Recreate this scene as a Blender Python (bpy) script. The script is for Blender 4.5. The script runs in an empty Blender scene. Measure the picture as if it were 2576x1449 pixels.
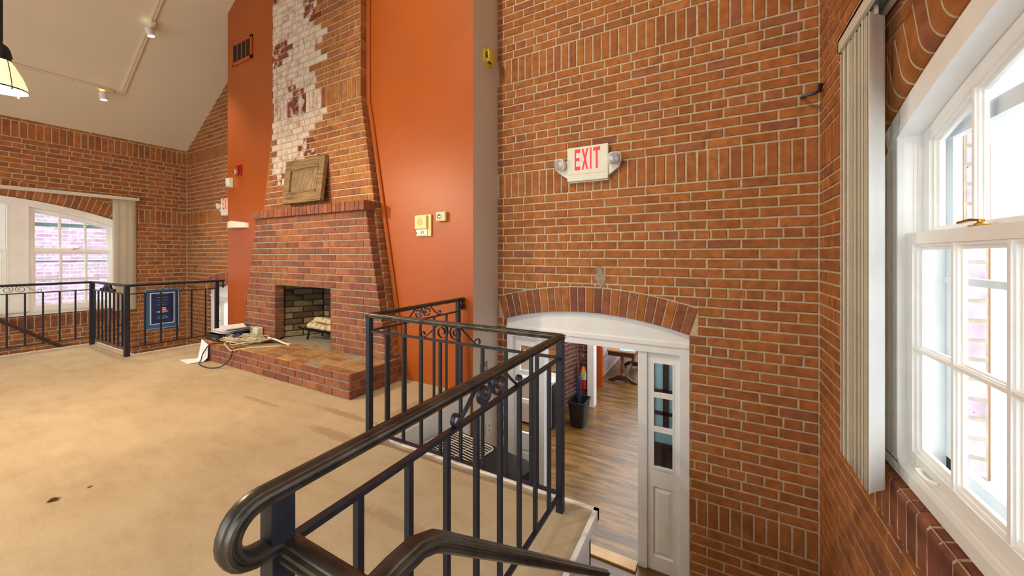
import bpy, math, random
from mathutils import Vector, Matrix
random.seed(7)
R = math.radians
PI = math.pi
SC = bpy.context.scene
COL = SC.collection

# ------------------------------------------------------------------ room dimensions (metres)
YB = 3.281      # brick back wall
YO = 2.847      # orange chimney wall
YC = 2.75       # chimney face
YF = 2.655      # fireplace breast face
XR = 0.652      # window wall on the right
XL = -9.08      # window wall on the left
XO0, XO1 = -6.50, -1.971   # orange wall extent
ZF = -1.42      # lower floor
YE = 1.84       # platform edge
def ceil_z(x):
    return 3.35 + 0.635 * (x - XL) if x < -4.214 else 3.35 + 0.635 * (XR - x)

# ------------------------------------------------------------------ materials
def srgb(r, g, b):
    f = lambda c: (c / 255 / 12.92) if c / 255 <= .04045 else ((c / 255 + .055) / 1.055) ** 2.4
    return (f(r), f(g), f(b), 1)

def nmat(name):
    m = bpy.data.materials.new(name); m.use_nodes = True
    nt = m.node_tree; b = nt.nodes['Principled BSDF']
    return m, nt, b

def noise_col(nt, c0, c1, scale, detail=4, lo=.35, hi=.65, vec='Object', stretch=None, rough=.55):
    tc = nt.nodes.new('ShaderNodeTexCoord'); n = nt.nodes.new('ShaderNodeTexNoise')
    n.inputs['Scale'].default_value = scale; n.inputs['Detail'].default_value = detail
    n.inputs['Roughness'].default_value = rough
    if stretch:
        mp = nt.nodes.new('ShaderNodeMapping'); mp.inputs['Scale'].default_value = stretch
        nt.links.new(tc.outputs[vec], mp.inputs['Vector']); nt.links.new(mp.outputs[0], n.inputs['Vector'])
    else:
        nt.links.new(tc.outputs[vec], n.inputs['Vector'])
    r = nt.nodes.new('ShaderNodeValToRGB')
    r.color_ramp.elements[0].position = lo; r.color_ramp.elements[0].color = c0
    r.color_ramp.elements[1].position = hi; r.color_ramp.elements[1].color = c1
    nt.links.new(n.outputs['Fac'], r.inputs['Fac'])
    return r, n

def bump(nt, b, src, strength, dist=.002):
    bp = nt.nodes.new('ShaderNodeBump'); bp.inputs['Strength'].default_value = strength
    bp.inputs['Distance'].default_value = dist
    nt.links.new(src, bp.inputs['Height']); nt.links.new(bp.outputs[0], b.inputs['Normal'])

def plain(name, c, rough=.5, metal=0, var=.12, scale=6, bmp=0, spec=.5, emit=None, es=0, coat=0):
    m, nt, b = nmat(name)
    c0 = tuple(max(0, x * (1 - var)) for x in c[:3]) + (1,); c1 = tuple(min(1, x * (1 + var)) for x in c[:3]) + (1,)
    r, n = noise_col(nt, c0, c1, scale)
    nt.links.new(r.outputs[0], b.inputs['Base Color'])
    b.inputs['Roughness'].default_value = rough; b.inputs['Metallic'].default_value = metal
    b.inputs['Specular IOR Level'].default_value = spec
    if coat: b.inputs['Coat Weight'].default_value = coat
    if bmp: bump(nt, b, n.outputs['Fac'], bmp)
    if emit:
        b.inputs['Emission Color'].default_value = emit; b.inputs['Emission Strength'].default_value = es
    return m

def brick_mat(name, lime=None):
    m, nt, b = nmat(name)
    at = nt.nodes.new('ShaderNodeAttribute'); at.attribute_name = 'bc'
    r, n = noise_col(nt, (.72, .70, .70, 1), (1.22, 1.2, 1.2, 1), 14, 6, .3, .7)
    mul = nt.nodes.new('ShaderNodeMix'); mul.data_type = 'RGBA'; mul.blend_type = 'MULTIPLY'; mul.inputs[0].default_value = 1
    nt.links.new(at.outputs['Color'], mul.inputs[6]); nt.links.new(r.outputs[0], mul.inputs[7])
    # dark burnt pits
    r2, n2 = noise_col(nt, (0, 0, 0, 1), (1, 1, 1, 1), 75, 2, .72, .76)
    mx = nt.nodes.new('ShaderNodeMix'); mx.data_type = 'RGBA'; mx.inputs[7].default_value = srgb(58, 32, 22)
    nt.links.new(r2.outputs[0], mx.inputs[0]); nt.links.new(mul.outputs[2], mx.inputs[6])
    out = mx.outputs[2]
    if lime:   # lime bloom left on the brick faces
        r3, n3 = noise_col(nt, (0, 0, 0, 1), (1, 1, 1, 1), 9, 7, lime[0], lime[1], rough=.7)
        m3 = nt.nodes.new('ShaderNodeMix'); m3.data_type = 'RGBA'; m3.inputs[7].default_value = srgb(222, 208, 190)
        nt.links.new(r3.outputs[0], m3.inputs[0]); nt.links.new(out, m3.inputs[6]); out = m3.outputs[2]
    nt.links.new(out, b.inputs['Base Color'])
    b.inputs['Roughness'].default_value = .82; b.inputs['Specular IOR Level'].default_value = .25
    r4, n4 = noise_col(nt, (0, 0, 0, 1), (1, 1, 1, 1), 60, 4)
    bump(nt, b, n4.outputs['Fac'], .35, .003)
    return m

BRICK = brick_mat('brick')
BRICKL = brick_mat('limed_brick', (.30, .56))
BRICKS = brick_mat('streaked_brick', (.50, .62))
MORTAR = plain('mortar', srgb(190, 174, 146), .95, var=.16, scale=22, bmp=.5, spec=.1)
MORTARG = plain('grey_mortar', srgb(156, 148, 132), .95, var=.16, scale=22, bmp=.5, spec=.1)
CEIL = plain('ceiling_paint', srgb(224, 212, 184), .85, var=.015, scale=1.5, spec=.2)
ORANGE = plain('orange_paint', srgb(168, 80, 15), .44, var=.05, scale=2.0, spec=.5)
BEIGE = plain('beige_paint', srgb(216, 207, 193), .6, var=.03, scale=2)
WHITE = plain('white_paint', srgb(242, 242, 239), .38, var=.035, scale=7)
DAYTEAL = plain('daylight_tinted_frame', srgb(150, 196, 198), .4, var=.03)  # daylight tint painted into the left storm frame's colour
WHITEG = plain('grey_white_paint', srgb(236, 239, 240), .5, var=.03, scale=5)
def vinyl(name, c):
    m = plain(name, c, .5, var=.03, scale=4); nt = m.node_tree; b = nt.nodes['Principled BSDF']; o = nt.nodes['Material Output']
    t = nt.nodes.new('ShaderNodeBsdfTranslucent'); t.inputs[0].default_value = c; mx = nt.nodes.new('ShaderNodeMixShader'); mx.inputs[0].default_value = .4
    nt.links.new(b.outputs[0], mx.inputs[1]); nt.links.new(t.outputs[0], mx.inputs[2]); nt.links.new(mx.outputs[0], o.inputs[0]); return m
BLIND = vinyl('blind_vinyl', srgb(242, 238, 226))
BLINDM = vinyl('blind_front_vinyl', srgb(246, 245, 242))
IRON = plain('black_iron', (.009, .013, .024, 1), .42, metal=0, var=.3, scale=30, spec=.5, bmp=.15)
RAILM = plain('worn_handrail_iron', (.085, .074, .06, 1), .36, metal=.7, var=.45, scale=14, spec=.6, bmp=.3)
BLACK = plain('black_plastic', (.012, .012, .014, 1), .4, var=.2)
DARK = plain('dark_void', (.01, .009, .008, 1), .8, var=.2)
CREAM = plain('cream_plastic', srgb(226, 208, 140), .45, var=.03)
CREAMD = plain('cream_grille', srgb(196, 182, 128), .6, var=.05)
YELLOW = plain('yellowed_plastic', srgb(214, 190, 74), .4, var=.05)
SIGNW = plain('sign_white', srgb(226, 226, 210), .45, var=.02)
RED = plain('red_plastic', srgb(170, 28, 36), .4, var=.06)
EXITR = plain('exit_letter_red', srgb(228, 40, 62), .4, var=.03, emit=srgb(255, 40, 60), es=.35)
LENS = plain('lamp_lens', srgb(170, 170, 178), .12, var=.1, spec=.9, coat=.6)
CHROME = plain('chrome', srgb(215, 215, 215), .15, metal=1, var=.05)
BRASS = plain('brass', srgb(190, 140, 50), .3, metal=.9, var=.2)
PAPER = plain('paper', srgb(238, 238, 240), .8, var=.01)
CORD = plain('beige_cord', srgb(206, 194, 164), .55, var=.08, scale=40)
BLUEP = plain('navy_plastic', srgb(30, 44, 110), .4, var=.1)
NAVYC = plain('navy_cloth', srgb(18, 24, 52), .7, var=.2)
BLUEM = plain('blue_mat_board', srgb(48, 112, 158), .5, var=.06)
NAVY = plain('navy_print', srgb(26, 40, 92), .35, var=.35, scale=3)
PALEB = plain('pale_blue_print', srgb(150, 190, 220), .5, var=.05)
CORAL = plain('coral_print', srgb(206, 96, 74), .5, var=.05)
WOODLT = plain('pale_wood', srgb(190, 150, 100), .5, var=.12)
GREYC = plain('grey_enamel', srgb(196, 198, 188), .5, var=.03)
SILVERP = plain('plate_steel', srgb(120, 136, 150), .35, metal=.5, var=.1)
HANDR = plain('brown_handrail', srgb(70, 44, 36), .4, var=.2)
REFLB = plain('painted_reflection', srgb(170, 214, 226), .3, var=.1, scale=3)  # window reflection in the sidelight painted as flat pale blue
BIRCH, _nt, _b = nmat('birch_bark')
_r, _n = noise_col(_nt, srgb(70, 55, 42), srgb(208, 190, 150), 16, 5, .34, .48, stretch=(3, 1, 1))
_nt.links.new(_r.outputs[0], _b.inputs['Base Color']); _b.inputs['Roughness'].default_value = .8
FIREB = brick_mat('fire_brick'); SOOT = plain('soot_joint', srgb(40, 34, 28), .95, var=.3)

def wood(name, c0, c1, rough, stretch=(1, 12, 12), scale=3, spec=.5):
    m, nt, b = nmat(name)
    r, n = noise_col(nt, c0, c1, scale, 6, .3, .7, stretch=stretch)
    nt.links.new(r.outputs[0], b.inputs['Base Color']); b.inputs['Roughness'].default_value = rough
    b.inputs['Specular IOR Level'].default_value = spec
    return m
OAKD = wood('dark_stained_oak', srgb(100, 76, 50), srgb(168, 138, 102), .28)
OAKP = wood('weathered_oak_panel', srgb(108, 86, 62), srgb(166, 142, 112), .32, (14, 14, 1))
TABLEW = wood('walnut', srgb(38, 22, 16), srgb(84, 48, 30), .3)
TABLET = wood('table_top_wood', srgb(112, 74, 32), srgb(160, 112, 56), .35)
TABLEL = wood('turned_leg_wood', srgb(96, 52, 20), srgb(150, 88, 36), .35)

# carpet with wear, soiled tracks and two burn marks
CARPET, nt, b = nmat('tan_carpet')
r1, n1 = noise_col(nt, srgb(178, 160, 130), srgb(203, 186, 156), .9, 6, .3, .7, rough=.65)
r2, n2 = noise_col(nt, (.93, .90, .87, 1), (1.04, 1.04, 1.04, 1), 3.2, 8, .36, .56, stretch=(1, 2.6, 1), rough=.7)
mu = nt.nodes.new('ShaderNodeMix'); mu.data_type = 'RGBA'; mu.blend_type = 'MULTIPLY'; mu.inputs[0].default_value = 1
nt.links.new(r1.outputs[0], mu.inputs[6]); nt.links.new(r2.outputs[0], mu.inputs[7])
out = mu.outputs[2]
tc = nt.nodes.new('ShaderNodeTexCoord')
def spot(out, loc, rad, colr, sq=(1, 1, 1)):
    mp = nt.nodes.new('ShaderNodeMapping'); mp.inputs['Location'].default_value = tuple(-l * s for l, s in zip(loc, sq)); mp.inputs['Scale'].default_value = sq
    nt.links.new(tc.outputs['Object'], mp.inputs['Vector'])
    nz = nt.nodes.new('ShaderNodeTexNoise'); nz.inputs['Scale'].default_value = 30; nt.links.new(tc.outputs['Object'], nz.inputs['Vector'])
    ln = nt.nodes.new('ShaderNodeVectorMath'); ln.operation = 'LENGTH'; nt.links.new(mp.outputs[0], ln.inputs[0])
    ad = nt.nodes.new('ShaderNodeMath'); ad.operation = 'MULTIPLY_ADD'; ad.inputs[1].default_value = rad * 1.6; ad.inputs[2].default_value = -rad * .8
    nt.links.new(nz.outputs['Fac'], ad.inputs[0])
    a2 = nt.nodes.new('ShaderNodeMath'); a2.operation = 'ADD'; nt.links.new(ln.outputs['Value'], a2.inputs[0]); nt.links.new(ad.outputs[0], a2.inputs[1])
    ramp = nt.nodes.new('ShaderNodeMapRange'); ramp.inputs[1].default_value = rad * .7; ramp.inputs[2].default_value = rad * 1.15
    ramp.inputs[3].default_value = 1; ramp.inputs[4].default_value = 0
    nt.links.new(a2.outputs[0], ramp.inputs[0])
    mx = nt.nodes.new('ShaderNodeMix'); mx.data_type = 'RGBA'; mx.inputs[7].default_value = colr
    nt.links.new(ramp.outputs[0], mx.inputs[0]); nt.links.new(out, mx.inputs[6])
    return mx.outputs[2]
out = spot(out, (-3.071, .547, 0), .030, srgb(70, 48, 24), (1, 1.3, 1))
out = spot(out, (-3.069, .674, 0), .012, srgb(96, 66, 36))
for (lx, ly, rr, sx, sy) in ((-2.4, 1.72, .09, .3, 1.7), (-2.62, 1.98, .08, .2, 2.2), (-2.28, 2.3, .07, 1.3, .25), (-3.55, 1.8, .05, .16, 2.0), (-1.3, 1.3, .07, .22, 1.8)):
    out = spot(out, (lx, ly, 0), rr, srgb(176, 155, 126), (sx, sy, 1))
nt.links.new(out, b.inputs['Base Color']); b.inputs['Roughness'].default_value = .95; b.inputs['Specular IOR Level'].default_value = .1
rb, nb = noise_col(nt, (0, 0, 0, 1), (1, 1, 1, 1), 220, 3)
bump(nt, b, nb.outputs['Fac'], .5, .004)

# wood strip floor of the lower room, boards running along X
PLANK, nt, b = nmat('oak_strip_floor')
tc = nt.nodes.new('ShaderNodeTexCoord'); bt = nt.nodes.new('ShaderNodeTexBrick')
bt.inputs['Scale'].default_value = 1; bt.inputs['Brick Width'].default_value = 1.1; bt.inputs['Row Height'].default_value = .075
bt.inputs['Mortar Size'].default_value = .0012; bt.inputs['Color1'].default_value = (.72, .72, .72, 1); bt.inputs['Color2'].default_value = (1.25, 1.25, 1.25, 1)
bt.inputs['Mortar'].default_value = (.35, .3, .25, 1); bt.offset = .37
nt.links.new(tc.outputs['Object'], bt.inputs['Vector'])
r1, n1 = noise_col(nt, srgb(54, 36, 16), srgb(138, 98, 44), 3.4, 7, .3, .7, stretch=(.8, 5, 1), rough=.7)
mu = nt.nodes.new('ShaderNodeMix'); mu.data_type = 'RGBA'; mu.blend_type = 'MULTIPLY'; mu.inputs[0].default_value = 1
nt.links.new(r1.outputs[0], mu.inputs[6]); nt.links.new(bt.outputs['Color'], mu.inputs[7])
nt.links.new(mu.outputs[2], b.inputs['Base Color']); b.inputs['Roughness'].default_value = .32

def glass_mat(name, tint, refl=.1, rough=.02):
    m = bpy.data.materials.new(name); m.use_nodes = True; nt = m.node_tree; nt.nodes.clear()
    o = nt.nodes.new('ShaderNodeOutputMaterial'); mx = nt.nodes.new('ShaderNodeMixShader')
    t = nt.nodes.new('ShaderNodeBsdfTransparent'); t.inputs[0].default_value = tint
    g = nt.nodes.new('ShaderNodeBsdfGlossy'); g.inputs['Roughness'].default_value = rough
    f = nt.nodes.new('ShaderNodeFresnel'); ge = nt.nodes.new('ShaderNodeNewGeometry'); mr = nt.nodes.new('ShaderNodeMapRange')
    mr.inputs[3].default_value = 1.35; mr.inputs[4].default_value = 1 / 1.35   # same reflectance from both sides of the pane
    nt.links.new(ge.outputs['Backfacing'], mr.inputs[0]); nt.links.new(mr.outputs[0], f.inputs[0])
    nt.links.new(f.outputs[0], mx.inputs[0]); nt.links.new(t.outputs[0], mx.inputs[1]); nt.links.new(g.outputs[0], mx.inputs[2])
    nt.links.new(mx.outputs[0], o.inputs[0]); return m
GLASS = glass_mat('window_glass', (.97, .99, 1, 1))
SHADE, nt, b = nmat('frosted_lamp_glass')
r1, n1 = noise_col(nt, srgb(240, 228, 190), srgb(250, 244, 220), 3)
nt.links.new(r1.outputs[0], b.inputs['Base Color']); b.inputs['Roughness'].default_value = .3
b.inputs['Emission Color'].default_value = srgb(255, 238, 190); b.inputs['Emission Strength'].default_value = .55
BULB = plain('lit_lamp_face', srgb(255, 250, 240), .4, var=0, emit=srgb(255, 244, 225), es=6)
EXTW = brick_mat('white_painted_brick'); EXTP = brick_mat('pale_outside_brick')
SNOW = plain('outside_ground', srgb(220, 222, 226), .9, var=.05, scale=.6)

# ------------------------------------------------------------------ mesh builder
class MB:
    def __init__(s): s.v = []; s.f = []; s.m = []; s.c = []; s.has = False
    def face(s, pts, mi=0, c=None):
        i = len(s.v); s.v += [tuple(p) for p in pts]; s.f.append(tuple(range(i, i + len(pts)))); s.m.append(mi); s.c.append(c or (1, 1, 1, 1))
        if c: s.has = True
    def idx(s, vs, fs, mi=0, c=None):
        i = len(s.v); s.v += [tuple(p) for p in vs]
        for f in fs: s.f.append(tuple(a + i for a in f)); s.m.append(mi); s.c.append(c or (1, 1, 1, 1))
        if c: s.has = True
    def loft(s, rings, caps=True, mi=0, c=None, closed=False):
        n = len(rings[0]); vs = [p for r in rings for p in r]; fs = []
        k = len(rings)
        for a in range(k if closed else k - 1):
            for j in range(n):
                b = (a + 1) % k
                fs.append((a * n + j, a * n + (j + 1) % n, b * n + (j + 1) % n, b * n + j))
        if caps and not closed:
            fs.append(tuple(range(n - 1, -1, -1))); fs.append(tuple((k - 1) * n + j for j in range(n)))
        s.idx(vs, fs, mi, c)
    def box(s, x0, x1, y0, y1, z0, z1, mi=0, c=None):
        s.loft([[(x0, y0, z0), (x1, y0, z0), (x1, y1, z0), (x0, y1, z0)], [(x0, y0, z1), (x1, y0, z1), (x1, y1, z1), (x0, y1, z1)]], mi=mi, c=c)
    def obox(s, M, hx, hy, hz, mi=0, c=None):
        r = lambda z: [M @ Vector(p) for p in ((-hx, -hy, z), (hx, -hy, z), (hx, hy, z), (-hx, hy, z))]
        s.loft([r(-hz), r(hz)], mi=mi, c=c)
    def bar(s, a, b, w, h=None, up=(0, 0, 1), mi=0):
        s.sweep([a, b], [(-w / 2, -(h or w) / 2), (w / 2, -(h or w) / 2), (w / 2, (h or w) / 2), (-w / 2, (h or w) / 2)], up, mi=mi)
    def sweep(s, path, prof, up=(0, 0, 1), closed=False, mi=0, fixed=None):
        path = [Vector(p) for p in path]; n = len(path); rings = []; up = Vector(up)
        for i, p in enumerate(path):
            if closed: t = (path[(i + 1) % n] - path[i - 1])
            else: t = path[min(i + 1, n - 1)] - path[max(i - 1, 0)]
            t.normalize()
            if fixed: side = Vector(fixed).normalized(); k = 1
            else:
                side = t.cross(up)
                if side.length < 1e-4: side = t.cross(Vector((1, 0, 0)))
                side.normalize(); k = 1
            nu = side.cross(t).normalized()
            if not closed and 0 < i < n - 1:
                d1 = (path[i] - path[i - 1]).normalized(); d2 = (path[i + 1] - path[i]).normalized()
                cs = max(.35, math.sqrt(max(0, (1 + d1.dot(d2)) / 2))); ax = d1.cross(d2)
                if ax.length > .2:
                    ax.normalize(); sk = 1 / cs
                    rings.append([])
                    for a, b in prof:
                        q = side * a + nu * b; along = q - ax * q.dot(ax)
                        rings[-1].append(p + ax * q.dot(ax) + along * sk)
                    continue
            rings.append([p + side * a + nu * b for a, b in prof])
        s.loft(rings, closed=closed, mi=mi)
    def tube(s, path, r, n=8, closed=False, mi=0, up=(0, 0, 1)):
        s.sweep(path, [(r * math.cos(2 * PI * k / n), r * math.sin(2 * PI * k / n)) for k in range(n)], up, closed, mi)
    def lathe(s, prof, M=None, n=20, mi=0, caps=True):
        M = M or Matrix(); rings = [[M @ Vector((r * math.cos(2 * PI * k / n), r * math.sin(2 * PI * k / n), z)) for k in range(n)] for r, z in prof]
        s.loft(rings, caps=caps, mi=mi)
    def build(s, name, mats, parent=None, smooth=False, bevel=0, origin=None, local=False):
        me = bpy.data.meshes.new(name); vs = [Vector(p) for p in s.v]
        o = bpy.data.objects.new(name, me); COL.objects.link(o)
        if parent is not None:
            root = parent
            while root.parent: root = root.parent
            if not local:
                inv = root.matrix_basis.inverted(); vs = [inv @ p for p in vs]
            o.parent = parent
            off = Vector((0, 0, 0)); q = parent
            while q is not root: off += q.location; q = q.parent
            if not (name in KEEP0):
                cen = sum(vs, Vector()) / len(vs); vs = [p - cen for p in vs]; o.location = cen - off
        else:
            if origin is None:
                xs = [p.x for p in vs]; ys = [p.y for p in vs]; zs = [p.z for p in vs]
                origin = Vector(((min(xs) + max(xs)) / 2, (min(ys) + max(ys)) / 2, min(zs)))
            else: origin = Vector(origin)
            vs = [p - origin for p in vs]; o.location = origin
        me.from_pydata(vs, [], s.f)
        for m in (mats if isinstance(mats, (list, tuple)) else [mats]): me.materials.append(m)
        me.polygons.foreach_set('material_index', s.m)
        if s.has:
            a = me.attributes.new('bc', 'FLOAT_COLOR', 'FACE'); a.data.foreach_set('color', [x for c in s.c for x in c])
        me.polygons.foreach_set('use_smooth', [bool(smooth)] * len(s.f))
        me.validate(); me.update()
        if smooth: me.set_sharp_from_angle(angle=R(38))
        if bevel:
            md = o.modifiers.new('bevel', 'BEVEL'); md.width = bevel; md.segments = 2; md.limit_method = 'ANGLE'; md.angle_limit = R(40)
        return o
KEEP0 = set()
def tag(o, label, cat, group=None):
    o['label'] = label; o['category'] = cat
    if group: o['group'] = group
    return o
def struct(o): o['kind'] = 'structure'; return o
def thing(name, label, cat, loc, rz=0, group=None):
    o = bpy.data.objects.new(name, None); COL.objects.link(o); o.empty_display_size = .1
    o.location = loc; o.rotation_euler = (0, 0, rz)
    o.matrix_basis = Matrix.Translation(loc) @ Matrix.Rotation(rz, 4, 'Z')
    return tag(o, label, cat, group)
def sroot(name, loc):
    o = bpy.data.objects.new(name, None); COL.objects.link(o); o.empty_display_size = .1; o.location = loc
    o.matrix_basis = Matrix.Translation(loc); return struct(o)
def dup(root, loc, rz=None):
    r = root.copy(); COL.objects.link(r); r.location = loc
    if rz is not None: r.rotation_euler = (0, 0, rz)
    def rec(src, dst):
        for ch in list(src.children):
            c = ch.copy(); COL.objects.link(c); c.parent = dst; rec(ch, c)
    rec(root, r); return r

# ------------------------------------------------------------------ brickwork
PAL_WALL = [srgb(164, 104, 56), srgb(160, 100, 54), srgb(168, 108, 60), srgb(157, 98, 55), srgb(158, 99, 58), srgb(162, 101, 52), srgb(164, 104, 56), srgb(160, 100, 54), srgb(166, 106, 58), srgb(148, 94, 64)]
PAL_FIRE = [srgb(146, 92, 66), srgb(138, 86, 64), srgb(130, 80, 64), srgb(150, 98, 64), srgb(126, 80, 64), srgb(142, 88, 60)]
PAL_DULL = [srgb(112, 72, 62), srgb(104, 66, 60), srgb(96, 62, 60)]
PAL_HEARTH = [srgb(174, 130, 82), srgb(166, 120, 72), srgb(156, 108, 66), srgb(182, 142, 94)]
PAL_CHIM = [srgb(164, 106, 58), srgb(158, 100, 56), srgb(168, 112, 62), srgb(150, 94, 58)]
PAL_FB = [srgb(140, 124, 90), srgb(120, 104, 76), srgb(88, 70, 52), srgb(146, 132, 98)]
PAL_PALE = [srgb(214, 192, 200), srgb(208, 184, 194), srgb(220, 200, 206)]
PAL_WHT = [srgb(236, 236, 238), srgb(230, 230, 234), srgb(240, 240, 240)]
def pick(pal):
    c = random.choice(pal); k = random.uniform(.9, 1.1); return (c[0] * k, c[1] * k, c[2] * k, 1)
J = .0066
def plate(mb, poly, O, U, V, N, c, mi=0, depth=.012, jit=.0012, cham=.0035, proud=0):
    """one brick: outline poly in (u,v), chamfered arris, sides going back to the joint"""
    poly = [(u + random.uniform(-jit, jit), v + random.uniform(-jit, jit)) for u, v in poly]
    cu = sum(p[0] for p in poly) / len(poly); cv = sum(p[1] for p in poly) / len(poly)
    d0 = proud + random.uniform(-.0012, .0012)
    sg = lambda x: 1 if x > 1e-4 else (-1 if x < -1e-4 else 0)
    P = lambda u, v, d: O + U * u + V * v + N * d
    n = len(poly)
    r0 = [P(u, v, -depth) for u, v in poly]; r1 = [P(u, v, d0 - cham) for u, v in poly]
    r2 = [P(u - sg(u - cu) * cham, v - sg(v - cv) * cham, d0) for u, v in poly]
    vs = r0 + r1 + r2; fs = [tuple(2 * n + i for i in range(n))]
    for i in range(n):
        j = (i + 1) % n; fs.append((i, j, n + j, n + i)); fs.append((n + i, n + j, 2 * n + j, 2 * n + i))
    mb.idx(vs, fs, mi, c)
PITCH = {'S': .2315, 'H': .1158, 'V': .0766}
def rows_for(zmin, zmax):
    rs = []; k = 0
    def add(z0, z1, t):
        nonlocal k
        if z1 > zmin + .01 and z0 < zmax - .01: rs.append((max(z0, zmin), min(z1, zmax), t, k))
        k += 1
    for i in range(9): add(-.851 - (9 - i) * .0766, -.851 - (8 - i) * .0766, 'S')
    add(-.851, -.646, 'V')
    for i in range(33): add(-.646 + i * .0767, -.646 + (i + 1) * .0767, 'H' if (32 - i) % 6 == 5 else 'S')
    add(1.885, 2.133, 'V')
    for i in range(12): add(2.133 + i * .0764, 2.133 + (i + 1) * .0764, 'H' if i in (4, 10) else 'S')
    add(3.05, 3.30, 'V')
    for i in range(45): add(3.30 + i * .0766, 3.30 + (i + 1) * .0766, 'H' if i % 6 == 1 else 'S')
    return rs
def bricks(mb, O, U, V, N, rows, f0, f1, anchor, pal, block=None, mi=0, style=None, proud=0):
    for (v0, v1, t, k) in rows:
        vm = (v0 + v1) / 2; a, b = f0(vm), f1(vm); p = PITCH[t]
        ph = (k % 2) * .5 * p if t == 'S' else (.25 * p if t == 'H' else 0)
        i = math.floor((a - anchor - ph) / p) - 1
        while True:
            c0 = anchor + ph + i * p; c1 = c0 + p; i += 1
            if c0 > b: break
            if t == 'H' and random.random() < .0: pass
            q0, q1 = max(c0, a), min(c1, b)
            if q1 - q0 < .028: continue
            rect = (q0 + J, q1 - J, v0 + J, v1 - J)
            polys = block(*rect) if block else [[(rect[0], rect[2]), (rect[1], rect[2]), (rect[1], rect[3]), (rect[0], rect[3])]]
            for pl in polys:
                if style: c, m2 = style((q0 + q1) / 2, vm)
                else: c, m2 = pick(pal), mi
                plate(mb, pl, O, U, V, N, c, m2, proud=proud)
def backing(mb, O, U, V, N, us, iv, d=-.0055, mi=1):
    for a, b in zip(us[:-1], us[1:]):
        for (lo, hi) in iv:
            l0, h0, l1, h1 = lo(a + 1e-6), hi(a + 1e-6), lo(b - 1e-6), hi(b - 1e-6)
            if h0 - l0 < 1e-4 and h1 - l1 < 1e-4: continue
            mb.face([O + U * a + V * l0 + N * d, O + U * b + V * l1 + N * d, O + U * b + V * h1 + N * d, O + U * a + V * h0 + N * d], mi)
def lin(a, b, n): return [a + (b - a) * i / n for i in range(n + 1)]
def arch_block(uc, W, zs, ext, skew=0):
    """opening: |u-uc|<W below ext(u); zs = bottom of the opening"""
    def f(a, b, z0, z1):
        out = []
        if z1 <= zs + .002: return [[(a, z0), (b, z0), (b, z1), (a, z1)]]
        segs = []
        if a < uc - W: segs.append((a, min(b, uc - W - J), 0))
        if b > uc + W: segs.append((max(a, uc + W + J), b, 0))
        m0, m1 = max(a, uc - W), min(b, uc + W)
        if m1 - m0 > .01: segs.append((m0, m1, 1))
        if len(segs) > 1 and min(ext(a) if abs(a - uc) < W else 9, ext(b) if abs(b - uc) < W else 9, ext(uc) if a < uc < b else 9) <= z0:
            if all(ext(u) <= z0 for u in lin(m0, m1, 4)): return [[(a, z0), (b, z0), (b, z1), (a, z1)]]
        for s0, s1, mid in segs:
            if s1 - s0 < .012: continue
            if not mid: out.append([(s0, z0), (s1, z0), (s1, z1), (s0, z1)]); continue
            if z0 < zs - .012: out.append([(s0, z0), (s1, z0), (s1, zs), (s0, zs)])
            us = lin(s0, s1, 6); lo = [max(z0, ext(u) + J) for u in us]
            if min(lo) >= z1 - .006: continue
            keep = [(u, min(l, z1 - .001)) for u, l in zip(us, lo)]
            while len(keep) > 2 and keep[0][1] >= z1 - .004 and keep[1][1] >= z1 - .004: keep.pop(0)
            while len(keep) > 2 and keep[-1][1] >= z1 - .004 and keep[-2][1] >= z1 - .004: keep.pop()
            out.append(keep + [(keep[-1][0], z1), (keep[0][0], z1)])
        return out
    return f

X, Y, Z = Vector((1, 0, 0)), Vector((0, 1, 0)), Vector((0, 0, 1))

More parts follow.
